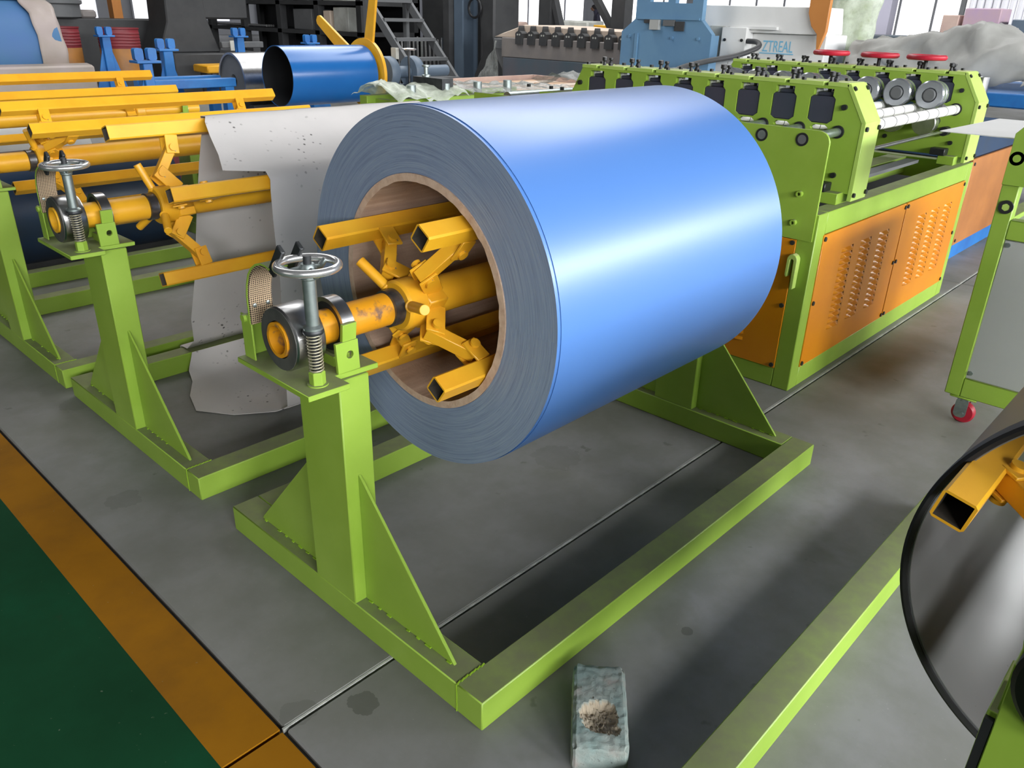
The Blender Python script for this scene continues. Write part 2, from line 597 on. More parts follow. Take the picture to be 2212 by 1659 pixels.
    def build(s, name, mat, parent=None, loc=None, bev=0.0, seg=1, smooth=35, local=False):
        o_ = Vector((0, 0, 0))
        if parent is not None and not local:
            o_ = root_loc(parent)
        elif loc is not None:
            o_ = Vector(loc)
        me = bpy.data.meshes.new(name)
        me.from_pydata([tuple(Vector(p) - o_) for p in s.v], [], s.f)
        bm = bmesh.new()
        bm.from_mesh(me)
        for f, i in zip(bm.faces, s.mi):
            f.material_index = i
        bmesh.ops.recalc_face_normals(bm, faces=bm.faces)
        bm.to_mesh(me)
        bm.free()
        for mm in (mat if isinstance(mat, (list, tuple)) else [mat]):
            me.materials.append(M[mm] if isinstance(mm, str) else mm)
        if smooth:
            me.shade_smooth()
            me.set_sharp_from_angle(angle=R(smooth))
        ob = bpy.data.objects.new(name, me)
        COL.objects.link(ob)
        if parent is not None:
            ob.parent = parent
        elif loc is not None:
            ob.location = loc
        if bev > 0:
            b = ob.modifiers.new('edge', 'BEVEL')
            b.width = bev
            b.segments = seg
            b.limit_method = 'ANGLE'
            b.angle_limit = R(40)
        return ob


def root_loc(o):
    while o.parent is not None:
        o = o.parent
    return Vector(o.location)


def tag(o, label, cat, group=None):
    o['label'] = label
    o['category'] = cat
    if group:
        o['group'] = group
    return o


def thing(name, label, cat, loc, group=None):
    o = bpy.data.objects.new(name, None)
    o.empty_display_size = 0.05
    COL.objects.link(o)
    o.location = loc
    return tag(o, label, cat, group)


def struct(o):
    o['kind'] = 'structure'
    return o


def circ(cx, cy, r, n=14, a0=0.0):
    return [(cx + r * math.cos(a0 + 2 * PI * i / n), cy + r * math.sin(a0 + 2 * PI * i / n)) for i in range(n)]


def rrect(x0, x1, y0, y1, r, n=4, corners=(1, 1, 1, 1)):
    pts = []
    for ci, (cx, cy, a) in enumerate(((x1 - r, y1 - r, 0), (x0 + r, y1 - r, 90), (x0 + r, y0 + r, 180), (x1 - r, y0 + r, 270))):
        if corners[ci]:
            for i in range(n + 1):
                t = R(a + 90.0 * i / n)
                pts.append((cx + r * math.cos(t), cy + r * math.sin(t)))
        else:
            pts.append(((x1, y1), (x0, y1), (x0, y0), (x1, y0))[ci])
    return pts


# ------------------------------------------------------------------ the setting
fl = MB()
fl.box(-12, 34, -8, 44, -0.12, -0.012)
floor = struct(fl.build('floor', 'joint_dark', smooth=0))
g = 0.005
xs = [-0.28, 4.1, 8.5, 12.9, 17.3, 34]
ys = [-8, -4.1, 0.29, 4.68, 9.07, 13.5, 44]
for i in range(len(xs) - 1):
    for j in range(len(ys) - 1):
        b = MB().box(xs[i] + g, xs[i + 1] - g, ys[j] + g, ys[j + 1] - g, -0.05, 0.0)
        b.build('concrete_slab', 'floor', floor, bev=0.004, smooth=0)
for j in range(len(ys) - 1):
    MB().box(-0.412, -0.28 - g, ys[j] + g, ys[j + 1] - g, -0.05, 0.0).build('yellow_border', 'floor_yellow', floor, smooth=0)
    MB().box(-12, -0.412, ys[j] + 0.001, ys[j + 1] - 0.001, -0.05, 0.0).build('green_walkway', 'floor_green', floor, smooth=0)
MB().box(-0.28, 34, 0.2905, 0.2955, -0.02, -0.0012).build('joint_sealant', 'joint_fill', floor, smooth=0)

# far walls of the hall with their windows
wb = struct(MB().box(33.8, 34, -8, 44, 0, 9).build('wall_back', 'wall', smooth=0))
wl = struct(MB().box(-12, 34, 43.8, 44, 0, 9).build('wall_left', 'wall', smooth=0))
wr_ = struct(MB().box(-12, 34, -8.2, -8, 0, 9).build('wall_right', 'wall', smooth=0))
wi = 0


def window(n, x0, x1, y0, y1, z0, z1, glass='glow', bars=2):
    fr = MB()
    alongx = (x1 - x0) > (y1 - y0)
    t = 0.09
    if alongx:
        fr.box(x0, x1, y0, y1, z0, z0 + t).box(x0, x1, y0, y1, z1 - t, z1)
        for k in range(bars + 1):
            c = x0 + (x1 - x0 - t) * k / bars
            fr.box(c, c + t, y0, y1, z0 + t, z1 - t)
    else:
        fr.box(x0, x1, y0, y1, z0, z0 + t).box(x0, x1, y0, y1, z1 - t, z1)
        for k in range(bars + 1):
            c = y0 + (y1 - y0 - t) * k / bars
            fr.box(x0, x1, c, c + t, z0 + t, z1 - t)
    o = struct(fr.build('window_%d' % n, 'wall', smooth=0))
    n_ = bars
    for k in range(n_):
        if alongx:
            a = x0 + (x1 - x0 - t) * k / n_ + t
            b = x0 + (x1 - x0 - t) * (k + 1) / n_
            MB().box(a, b, (y0 + y1) / 2 - 0.01, (y0 + y1) / 2 + 0.01, z0 + t, z1 - t).build('pane', glass, o, smooth=0, local=True)
        else:
            a = y0 + (y1 - y0 - t) * k / n_ + t
            b = y0 + (y1 - y0 - t) * (k + 1) / n_
            MB().box((x0 + x1) / 2 - 0.01, (x0 + x1) / 2 + 0.01, a, b, z0 + t, z1 - t).build('pane', glass, o, smooth=0, local=True)


k = 1
for y in (-3.0, 3.0, 9.0, 15.0, 21.0, 27.0, 33.0):
    window(k, 33.68, 33.8, y, y + 5.2, 0.5, 5.2, 'glow', 4)
    k += 1
for x in (4.0, 11.0, 18.0, 25.0):
    window(k, x, x + 5.4, 43.68, 43.8, 0.6, 5.2, 'glow_soft', 4)
    k += 1
for x in (-7.9, -4.1, -0.3, 3.5, 7.3, 11.1):  # first one added to go with its extra fill light
    window(k, x, x + 3.0, -8.0, -7.9, 2.2, 3.7, 'glow_soft', 3)
    k += 1

# ------------------------------------------------------------------ decoilers
Ln, Wd, Hb, WR, WB = 1.5211, 0.9874, 0.0753, 0.0753, 0.0782
PL, PR, PD = 0.5766, 0.42, 0.0755
YA = 0.4983


def decoiler(y0, label, dz=0.0, phi=55.2, rb=0.2225, full=True, front_x=None, x_end=1.37, rods=(137, 13), bar_x=(.165, .165, .165, .165),
             group=None, wheel=True, plate4=False, shaft_m='yellow'):
    t = thing('decoiler', label, 'machine', (0, y0, 0), group)
    za = 0.735 + dz
    zp = 0.655 + dz
    kw = dict(local=True)
    bl = 0.0025
    MB().box(0, WB, WR, Wd, 0, Hb).build('front_beam', 'green', t, bev=bl, **kw)
    MB().box(0, Ln, 0, WR, 0, Hb).build('side_rail', 'green', t, bev=bl, **kw)
    MB().box(WB, Ln, Wd - WR, Wd, 0, Hb).build('side_rail', 'green', t, bev=bl, **kw)
    MB().box(Ln - WB, Ln, WR, Wd - WR, 0, Hb).build('rear_beam', 'green', t, bev=bl, **kw)
    # weld beads along the rail seam
    wd = MB()
    for i in range(7):
        x = 0.006 + i * 0.0115
        wd.obox((x, WR + random.uniform(-.001, .001), Hb + 0.0005), (1, .3, 0), (0, 1, 0), (0, 0, 1), .006, .0016, .0012)
    for i in range(7):
        wd.obox((-0.0003, WR + random.uniform(-.0006, .0006), 0.006 + i * 0.0105), (0, 0, 1), (0, 1, 0), (1, 0, 0), .0055, .0013, .0008)
    wd.build('weld_seam', 'green_weld', t, **kw)['kind'] = 'stuff'
    zpo = zp - 0.012
    for xa in (0.0, Ln - PD):
        p = MB().box(xa, xa + PD, PR, PL, Hb - 0.001, zpo).build('post', 'green', t, bev=bl, **kw)
        gx = xa + 0.031
        for s in (0, 1):
            poly = [(PR, Hb), (0.115, Hb), (0.125, Hb + 0.012), (PR, 0.412)] if s == 0 else [(PL, Hb), (0.88, Hb), (0.872, Hb + 0.012), (PL, 0.412)]
            MB().prism(poly, 'x', gx, gx + 0.008).build('gusset', 'green', t, bev=0.001, **kw)
            bd = MB()
            ys_ = (0.13, PR - .02) if s == 0 else (PL + .02, 0.86)
            for i in range(9):
                yy = ys_[0] + (ys_[1] - ys_[0]) * i / 8
                if random.random() < 0.7:
                    bd.obox((gx - 0.002, yy, Hb + 0.0015), (0, 1, random.uniform(-.2, .2)), (1, 0, 0), (0, 0, 1), random.uniform(.003, .009), .0018, .0014)
            bd.build('weld_bead', 'green_weld', t, **kw)['kind'] = 'stuff'
    # plates on the posts
    poly = [(-0.095, 0.382), (0.0, 0.379), (0.0, 0.43), (0.104, 0.425), (0.104, 0.60), (0.0, 0.60), (0.0, 0.652), (-0.093, 0.652)]
    if not full:
        poly = [(-0.0, PR), (0.104, PR), (0.104, PL - .001), (0.0, PL - .001)]
    MB().prism(poly, 'z', zpo, zp).build('top_plate', 'green', t, bev=0.0012, **kw)
    MB().prism([(Ln - 0.1, 0.40), (Ln + 0.02, 0.40), (Ln + 0.02, 0.60), (Ln - 0.1, 0.60)], 'z', zpo, zp).build('top_plate', 'green', t, bev=0.0012, **kw)
    # shaft
    AX = (1, 0, 0)
    c = lambda x: (x, YA, za)
    MB().lathe([(0.0365, 0), (0.0365, 0.285), (0.029, 0.285), (0.029, 0.0)], c(-0.083), AX, 40, closed=True).build('shaft_end', shaft_m, t, **kw)
    MB().cyl(c(-0.02), c(-0.015), 0.0292, 24).build('shaft_plug', 'yellow', t, **kw)
    MB().lathe([(0.043, 0), (0.043, 1.2 - 0.26)], c(0.262), AX, 40).build('shaft_pipe', 'yellow', t, **kw)
    MB().cyl(c(1.19), c(Ln + 0.05), 0.0365, 32).build('shaft_end', 'yellow', t, **kw)
    if full:
        d = MB().lathe([(0.0385, 0.0), (0.062, 0.0), (0.0665, 0.004), (0.0665, 0.062), (0.064, 0.066), (0.0385, 0.066)], c(-0.078), AX, 56, closed=True)
        o = d.build('brake_drum', ['steel'], t, **kw)
        MB().lathe([(0.039, 0), (0.0635, 0), (0.0635, 0.0012), (0.039, 0.0012)], c(-0.0788), AX, 56, closed=True).build('drum_face', 'drum_face', o, **kw)
    for bx in (0.034, Ln - 0.062):
        o = MB().lathe([(0.052, 0.0), (0.061, 0.0), (0.061, 0.028), (0.052, 0.028)], c(bx), AX, 56, closed=True).build('bearing', 'steel', t, **kw)
        MB().lathe([(0.037, 0.004), (0.0525, 0.004), (0.0525, 0.024), (0.037, 0.024)], c(bx), AX, 56, closed=True).build('bearing_seal', 'black', o, **kw)
        # saddle that carries the bearing
        sy = []
        for s in (-1, 1):
            yy = YA + s * 0.066
            hole = circ(bx + 0.004, zp + 0.036, 0.0085, 12)
            pl = [(bx - 0.027, zp), (bx + 0.027, zp), (bx + 0.025, zp + 0.066), (bx - 0.029, zp + 0.066)]
            q = MB().prism(pl, 'y', yy - 0.004, yy + 0.004, holes=[hole] if full else [])
            q.build('bearing_bracket', 'green', t, bev=0.0008, **kw)
            MB().obox((bx + 0.006, YA + s * 0.0655, zp + 0.082), AX, (0, 1, -s * .15), (0, s * .15, 1), .017, .0045, .022).build('bearing_stop', 'green', t, bev=.001, **kw)
        MB().box(bx - 0.01, bx + 0.03, YA - 0.03, YA + 0.03, zp, za - 0.058).build('bearing_saddle', 'green', t, **kw)
    if plate4:
        MB().box(-0.008, 0.0, PR, PL - 0.011, 0.30, 0.80).build('front_plate', 'green', t, bev=0.001, **kw)
        MB().box(-0.007, 0.0, PL - 0.010, PL - 0.001, 0.40, 0.648).build('edge_strip', 'black', t, **kw)
        MB().lathe([(0.037, 0), (0.062, 0), (0.067, 0.004), (0.067, 0.022), (0.037, 0.022)], c(-0.032), AX, 48, closed=True).build('brake_drum', 'black', t, **kw)
    # hub with its rods
    o = MB().lathe([(0.0368, 0), (0.0415, 0.002)] + [(0.0415 - (0.0008 if i % 2 else 0), 0.003 + i * 0.003) for i in range(9)] + [(0.0368, 0.032)], c(0.183), AX, 40).build('threaded_collar', 'collar', t, **kw)
    for hx, sg in ((0.213, 1), (1.18, -1)):
        o = MB().lathe([(0.037, 0), (0.052, 0), (0.0575, 0.006), (0.0575, 0.050), (0.052, 0.056), (0.037, 0.056)], c(hx), AX, 40, closed=True).build('hub', 'yellow', t, **kw)
        if hx < 1:
            for a in rods:
                a = R(a)
                e = Vector((-0.35, -math.cos(a), math.sin(a))).normalized()
                p0 = Vector(c(hx + 0.024)) + e * 0.048
                MB().cyl(p0, p0 + e * 0.088, 0.0118, 20).build('turning_rod', 'yellow', o, bev=0.001, **kw)
                MB().torus(p0 + e * 0.006, e, 0.012, 0.0035, 20, 8).build('weld_ring', 'yellow', o, **kw)
    # spiders, lugs, links, bars
    for sx in (0.0, 0.86):
        a0 = R(phi)
        e0 = Vector((0, -math.cos(a0), math.sin(a0)))
        t0 = Vector((0, math.sin(a0), math.cos(a0)))
        MB().obox(c(0.29 + sx), AX, e0, t0, 0.027, 0.046, 0.046).build('spider_block', 'yellow', t, bev=0.003, **kw)
    for kq in range(4):
        a = R(phi + 90 * kq)
        e = Vector((0, -math.cos(a), math.sin(a)))
        tt = Vector((0, math.sin(a), math.cos(a)))
        A = Vector((0, YA, za))

        def P(x, r, o=0.0):
            return A + Vector((x, 0, 0)) + e * r + tt * o
        # the expanding bar: hollow square tube
        s2 = 0.0218
        tw = 0.0038
        b = MB()
        xb, xe = bar_x[kq], x_end
        q = [(s2, s2), (s2, -s2), (-s2, -s2), (-s2, s2)]
        ch = 0.004
        outer = []
        for (i, j) in ((1, 1), (1, -1), (-1, -1), (-1, 1)):
            if i * j > 0:
                outer += [(i * s2, j * (s2 - ch)), (i * (s2 - ch), j * s2)][::-1]
            else:
                outer += [(i * (s2 - ch), j * s2), (i * s2, j * (s2 - ch))][::-1]
        # order around the centre
        outer = sorted(outer, key=lambda p: math.atan2(p[1], p[0]))
        inner = [(i * (s2 - tw), j * (s2 - tw)) for (i, j) in ((-1, -1), (1, -1), (1, 1), (-1, 1))]
        no, ni = 8, 4
        vs_ = []
        for x in (xb, xe):
            vs_ += [P(x, rb + u, v) for u, v in outer]
        for x in (xb, xe):
            vs_ += [P(x, rb + u, v) for u, v in inner]
        fs_ = [(i, (i + 1) % 8, 8 + (i + 1) % 8, 8 + i) for i in range(8)]
        b.add(vs_[:16], fs_)
        # end rings
        for (oo, x) in ((0, xb), (8, xe)):
            ring_o = [P(x, rb + u, v) for u, v in outer]
            ring_i = [P(x, rb + u, v) for u, v in inner]
            vv = ring_o + ring_i
            ff = []
            for i in range(4):
                # inner i lies between outer 2i and 2i+1
                o1, o2, o3 = 2 * i, (2 * i + 1) % 8, (2 * i + 2) % 8
                ff.append((o1, o2, 8 + i))
                ff.append((o2, o3, 8 + (i + 1) % 4, 8 + i))
            b.add(vv, ff)
        b.cur = 1
        b.add(vs_[16:], [(i, 4 + i, 4 + (i + 1) % 4, (i + 1) % 4) for i in range(4)])
        b.build('expanding_bar', ['yellow', 'yellow_in'], t, **kw)
        for sx in (0.0, 0.86):
            p1 = P(0.254 + sx, 0.092)
            p2 = P(0.310 + sx, 0.166)
            root = P(0.290 + sx, 0.046)
            d1 = (p1 - root).normalized()
            n1 = d1.cross(tt)
            for o in (-1, 1):
                hl = (p1 - root).length / 2 + 0.011
                cc = (p1 + root) / 2 + d1 * 0.003 + tt * o * 0.0195
                MB().obox(cc, d1, tt, n1, hl, 0.003, 0.022).build('lug', 'yellow', t, bev=0.0012, **kw)
            d2 = (p2 - p1).normalized()
            n2 = d2.cross(tt)
            lk = MB().obox((p1 + p2) / 2, d2, tt, n2, (p2 - p1).length / 2 + 0.014, 0.0155, 0.0145)
            link = lk.build('link', 'yellow', t, bev=0.0015, **kw)
            foot = P(0.315 + sx, rb - s2 + 0.001)
            d3 = (foot - p2).normalized()
            n3 = d3.cross(tt)
            for o in (-1, 1):
                hl = (foot - p2).length / 2 + 0.009
                MB().obox((p2 + foot) / 2 - d3 * 0.009 + tt * o * 0.0195, d3, tt, n3, hl, 0.003, 0.020).build('bar_bracket', 'yellow', t, bev=0.0012, **kw)
            for p in (p1, p2):
                pn = MB().cyl(p - tt * 0.027, p + tt * 0.029, 0.0062, 14)
                pn.cyl(p + tt * 0.029, p + tt * 0.035, 0.0115, 18)
                pn.cyl(p - tt * 0.029, p - tt * 0.0225, 0.0115, 18)
                pno = pn.build('pin', 'yellow', t, **kw)
                if sx == 0.0:
                    cp = MB().pipe([p - tt * 0.0255 + e * 0.012, p - tt * 0.0255 - e * 0.014 + Vector((0.005, 0, 0))], 0.0012, 6)
                    cp.build('split_pin', 'zinc', pno, **kw)
    if wheel and full:
        # brake: handwheel spindle, bracket, lined band
        hx, hy = -0.048, 0.42
        zt = zp + 0.242
        o = MB().torus((hx, hy, zt), (0, 0, 1), 0.0565, 0.0078, 48, 12).build('handwheel', 'chrome', t, **kw)
        for a in (20, 140, 260):
            a = R(a)
            sp = MB().pipe([(hx + 0.012 * math.cos(a), hy + 0.012 * math.sin(a), zt - 0.008), (hx + 0.035 * math.cos(a), hy + 0.035 * math.sin(a), zt - 0.012), (hx + 0.055 * math.cos(a), hy + 0.055 * math.sin(a), zt)], [0.008, 0.0065, 0.0055], 8)
            sp.build('spoke', 'zinc', o, **kw)
        MB().lathe([(0.013, -0.022), (0.017, -0.018), (0.017, -0.004), (0.012, 0.004)], (hx, hy, zt), (0, 0, 1), 24).build('wheel_boss', 'zinc', o, **kw)
        MB().cyl((hx, hy, zp), (hx, hy, zt + 0.019), 0.0078, 16).build('spindle', 'dark_steel', t, **kw)
        MB().lathe([(0.019, 0.0), (0.019, 0.004), (0.013, 0.009), (0.013, 0.098), (0.0155, 0.101), (0.0155, 0.106)], (hx, hy, zp + 0.117), (0, 0, 1), 28).build('sleeve', 'zinc', t, **kw)
        MB().lathe([(0.019, 0), (0.0205, 0.003), (0.0205, 0.006), (0.018, 0.010)], (hx, hy, zp + 0.108), (0, 0, 1), 28).build('washer', 'dark_steel', t, **kw)
        pts = [(hx + 0.0135 * math.cos(i * 0.45), hy + 0.0135 * math.sin(i * 0.45), zp + 0.028 + 0.082 * i / 175.0) for i in range(176)]
        MB().pipe(pts, 0.0016, 6).build('spring', 'spring', t, smooth=80, **kw)
        MB().lathe([(0.0165, 0), (0.0165, 0.026), (0.014, 0.029)], (hx, hy, zp), (0, 0, 1), 6).build('nut', 'green', t, smooth=0, bev=.0008, **kw)
        MB().lathe([(0.021, 0), (0.021, 0.0025)], (hx, hy, zp), (0, 0, 1), 20).build('washer', 'green', t, **kw)
        bk = MB().box(-0.077, -0.073, 0.606, 0.646, zp, zp + 0.098)
        bk.box(-0.029, -0.025, 0.606, 0.646, zp, zp + 0.098)
        bk.box(-0.073, -0.029, 0.640, 0.646, zp, zp + 0.080)
        bk.build('brake_bracket', 'green', t, bev=0.001, **kw)
        MB().cyl((-0.083, 0.629, zp + 0.090), (-0.019, 0.629, zp + 0.090), 0.0085, 16).build('hinge_pin', 'green', t, **kw)
        line = [(0.612, 0.082), (0.611, 0.110), (0.611, 0.142), (0.605, 0.168), (0.594, 0.192), (0.578, 0.209), (0.560, 0.220), (0.540, 0.226), (0.522, 0.226), (0.508, 0.222)]
        line = [(y, z + zp) for y, z in line]
        bd = MB().strip(line, -0.078, -0.024, 0.004).build('brake_band', 'green', t, **kw)
        ln = [(y, z) for y, z in line]
        inner = []
        for i, p in enumerate(ln):
            a, b = ln[max(i - 1, 0)], ln[min(i + 1, len(ln) - 1)]
            dx, dy = b[0] - a[0], b[1] - a[1]
            L = math.hypot(dx, dy)
            inner.append((p[0] - dy / L * 0.0042, p[1] + dx / L * 0.0042))
        MB().strip(inner[0:9], -0.0765, -0.0255, 0.005).build('brake_lining', 'lining', bd, **kw)
        for xx in (-0.066, -0.036):
            rv = MB().lathe([(0.0045, 0), (0.0042, 0.0016), (0.002, 0.0024)], (xx, 0.6015, zp + 0.122), (0, -1, 0), 14)
            rv.build('rivet', 'zinc', bd, **kw)
        for xx in (-0.072, -0.032):
            MB().obox((xx, 0.487, zp + 0.240), (1, 0, 0), (0, 0.80, 0.60), (0, -0.60, 0.80), 0.0045, 0.011, 0.036).build('band_lug', 'dark_steel', bd, bev=0.002, **kw)
    return t


decoiler(0.0, 'green stand with yellow expanding mandrel carrying the large blue coil', shaft_m='rusty', bar_x=(.182, .152, .16, .168))
decoiler(1.185, 'green stand with yellow mandrel draped in pale speckled sheet, beside blue coil stand', dz=0.025, phi=18.0, rb=0.226, rods=(105, 335, 220), bar_x=(.17, .13, .16, .17))
decoiler(2.255, 'green stand with bare yellow mandrel, between sheet-draped stand and navy coil', dz=0.027, phi=36.0, rb=0.226, rods=(70, 340, 200))
decoiler(3.62, 'green stand with bare yellow mandrel above the navy coil on the floor', dz=0.03, phi=34.0, rb=0.226, wheel=False, full=False)
decoiler(-1.352, 'green stand with dark brake drum under the hollow black coil', phi=77.5, rb=0.196, full=False, wheel=False, plate4=True, rods=())

# ------------------------------------------------------------------ the big blue coil
CO = (0.287, 0.4983, 0.7446)
t = thing('steel_coil', 'large glossy blue coil of coated sheet with paper core on green stand', 'coil', CO)
x0, x1 = 0.287, 1.2153
b = MB()
b.cur = 0
n = 160


def ringv(x, r):
    return [(x, CO[1] + r * math.cos(2 * PI * i / n), CO[2] + r * math.sin(2 * PI * i / n)) for i in range(n)]


def band(b, xa, ra, xb, rbb):
    b.add(ringv(xa, ra) + ringv(xb, rbb), [(i, (i + 1) % n, n + (i + 1) % n, n + i) for i in range(n)])


Ro, Ri = 0.4085, 0.270
band(b, x0, Ri, x0, Ro)
band(b, x1, Ri, x1, Ro)
b.cur = 1
band(b, x0, Ro, x1, Ro)
band(b, x0, Ri, x1, Ri)
b.build('wound_sheet', ['coil_edge', 'coil_blue'], t)
ow = MB()
sp = []
ov = []
ns = 200
xa, xb_ = x0 + 0.0095, x1 + 0.001
r_a = 0.4088
for i in range(ns + 1):
    a = -2.0 + 2 * PI * i / ns
    rr = 0.4090 + 0.0013 * min(1.0, i / ns * 8) * (1 if True else 0)
    ov += [(xa, rr, a), (xb_, rr, a), (xb_, rr - 0.0009, a), (xa, rr - 0.0009, a)]
vs_ = [(p[0], CO[1] + p[1] * math.cos(p[2]), CO[2] + p[1] * math.sin(p[2])) for p in ov]
fs_ = []
for i in range(ns):
    for q in range(4):
        fs_.append((i * 4 + q, i * 4 + (q + 1) % 4, i * 4 + 4 + (q + 1) % 4, i * 4 + 4 + q))
ow.add(vs_, fs_).build('outer_wrap', 'coil_blue', t)
cr = MB()
n = 120
prof = []
vv, ff = [], []
for xi, x in enumerate((x0 - 0.003, x1 + 0.002)):
    for rr, jit in ((0.2695, 0), (0.2525, 1)):
        for i in range(n):
            a = 2 * PI * i / n
            j = (noise.noise(Vector((math.cos(a) * 9, math.sin(a) * 9, xi * 4))) * 0.0022) if jit else 0
            vv.append((x + j * 0.8, CO[1] + (rr + j) * math.cos(a), CO[2] + (rr + j) * math.sin(a)))
for i in range(n):
    j = (i + 1) % n
    ff += [(i, j, n + j, n + i), (n + i, n + j, 3 * n + j, 3 * n + i), (3 * n + i, 3 * n + j, 2 * n + j, 2 * n + i), (2 * n + i, 2 * n + j, j, i)]
cr.add(vv, ff)
cr.mi = [1 if i % 4 == 0 or i % 4 == 2 else 0 for i in range(len(ff))]
cr.build('core', ['card', 'card_edge_lit'], t)

# ------------------------------------------------------------------ hollow black coil on the right stand
bc = (0.268, -0.906, 0.650)
t = thing('steel_coil', 'hollow black sheet coil of a few turns hanging on a square yellow bar', 'coil', bc)
for ro, ri, dx in ((0.3065, 0.3030, 0.0), (0.3022, 0.3000, 0.004), (0.2992, 0.2975, 0.001)):
    MB().tube((bc[0] + dx, bc[1], bc[2]), (bc[0] + 0.95, bc[1], bc[2]), ro, ri, 140).build('sheet_turn', 'blackcoil', t)
MB().tube((bc[0] + 0.003, bc[1], bc[2]), (bc[0] + 0.95, bc[1], bc[2]), 0.2970, 0.2955, 140).build('inner_turn', 'sheet_back', t)
MB().lathe([(0.2985, -0.003), (0.304, -0.005), (0.3085, -0.002), (0.3092, 0.008), (0.3085, 0.03), (0.3068, 0.03), (0.3068, 0.002), (0.2985, 0.002)], (bc[0], bc[1], bc[2]), (1, 0, 0), 140, closed=True).build('edge_protector', 'rubber', t)

# ------------------------------------------------------------------ draped speckled sheet on stand two
sh_loc = (0.45, 1.8, 0.0)
prof = [(1.62, 0.004), (1.54, 0.006), (1.50, 0.03), (1.470, 0.12), (1.452, 0.30), (1.440, 0.52), (1.429, 0.72), (1.427, 0.81), (1.430, 0.846), (1.446, 0.869),
        (1.488, 0.880), (1.56, 0.912), (1.64, 0.958), (1.70, 0.995), (1.735, 1.007), (1.765, 1.006), (1.785, 0.990), (1.80, 0.955),
        (1.83, 0.85), (1.87, 0.66), (1.93, 0.44), (2.02, 0.24), (2.085, 0.125), (2.13, 0.082), (2.19, 0.078), (2.20, 0.05), (2.195, 0.02)]
prof2 = [(2.085, 0.080), (2.06, 0.02), (1.98, 0.006), (1.86, 0.012), (1.74, 0.006), (1.62, 0.005), (1.53, 0.009)]
starts = {0: 0.49, 4: 0.475, 8: 0.468, 9: 0.47, 10: 0.355, 12: 0.40, 14: 0.44, 17: 0.455, 20: 0.42, 26: 0.44}


def drape(name, prof, x_of, xe, parent, nx=26, amp=0.006):
    bm = MB()
    rows = []
    for i, (y, z) in enumerate(prof):
        a = prof[max(i - 1, 0)]
        c_ = prof[min(i + 1, len(prof) - 1)]
        d = Vector((c_[0] - a[0], c_[1] - a[1])).normalized()
        nrm = Vector((-d.y, d.x))
        xs0 = x_of(i) + noise.noise(Vector((i * 1.7, 3.1, 0))) * 0.022
        row = []
        for k in range(nx + 1):
            x = xs0 + (xe - xs0) * k / nx
            w = noise.noise(Vector((x * 5, y * 5, z * 5))) * amp + noise.noise(Vector((x * 17, y * 17, z * 17))) * amp * 0.25
            row.append((x, y + nrm.x * w, max(z + nrm.y * w, 0.002), nrm))
        rows.append(row)
    vs_, fs_ = [], []
    th = 0.0014
    N = (nx + 1)
    for row in rows:
        for p in row:
            vs_.append(p[:3])
    tot = len(vs_)
    for row in rows:
        for p in row:
            vs_.append((p[0], p[1] + p[3].x * th, p[2] + p[3].y * th))
    m_ = len(rows)
    for i in range(m_ - 1):
        for k in range(nx):
            q = (i * N + k, i * N + k + 1, (i + 1) * N + k + 1, (i + 1) * N + k)
            fs_.append(q)
            fs_.append(tuple(tot + e for e in q[::-1]))
        for k in (0, nx):
            fs_.append((i * N + k, (i + 1) * N + k, tot + (i + 1) * N + k, tot + i * N + k))
    for i in (0, m_ - 1):
        for k in range(nx):
            fs_.append((i * N + k, i * N + k + 1, tot + i * N + k + 1, tot + i * N + k))
    bm.add(vs_, fs_)
    return bm


def lerp_x(i):
    ks = sorted(starts)
    for a, b in zip(ks, ks[1:]):
        if a <= i <= b:
            return starts[a] + (starts[b] - starts[a]) * (i - a) / (b - a)
    return 0.45


t = thing('wrapping_sheet', 'pale grey speckled sheet draped over the second yellow mandrel down to the floor', 'sheet', sh_loc)
drape('a', prof, lerp_x, 1.34, t).build('hanging_sheet', 'paper', t, smooth=60)
drape('b', prof2, lambda i: (0.43, 0.40, 0.36, 0.30, 0.26, 0.34, 0.46)[i], 1.30, t, amp=0.008).build('lying_sheet', 'paper', t, smooth=60)

# navy coil on the floor beyond
t = thing('steel_coil', 'dark navy coil lying on the floor inside the far green stand', 'coil', (0.0, 4.12, 0.0))
MB().lathe([(0.30, 0.0), (0.30, 1.28), (0.13, 1.28), (0.13, 0.0)], (0.0, 4.12, 0.302), (1, 0, 0), 64, closed=True).build('wound_sheet', 'navy', t)
MB().tube((-.002, 4.12, 0.302), (1.282, 4.12, 0.302), 0.1295, 0.118, 48).build('core', 'card', t)
# white coil glimpsed behind the third stand
t = thing('steel_coil', 'white sheet coil standing behind the bare yellow mandrels', 'coil', (0.1, 5.35, 0.0))
MB().lathe([(0.33, 0.0), (0.33, 1.25), (0.2, 1.25), (0.2, 0.0)], (0.0, 5.35, 0.33), (1, 0, 0), 64, closed=True).build('wound_sheet', 'white', t)
MB().tube((-0.002, 5.35, 0.33), (1.252, 5.35, 0.33), 0.1995, 0.185, 48).build('core', 'card', t)

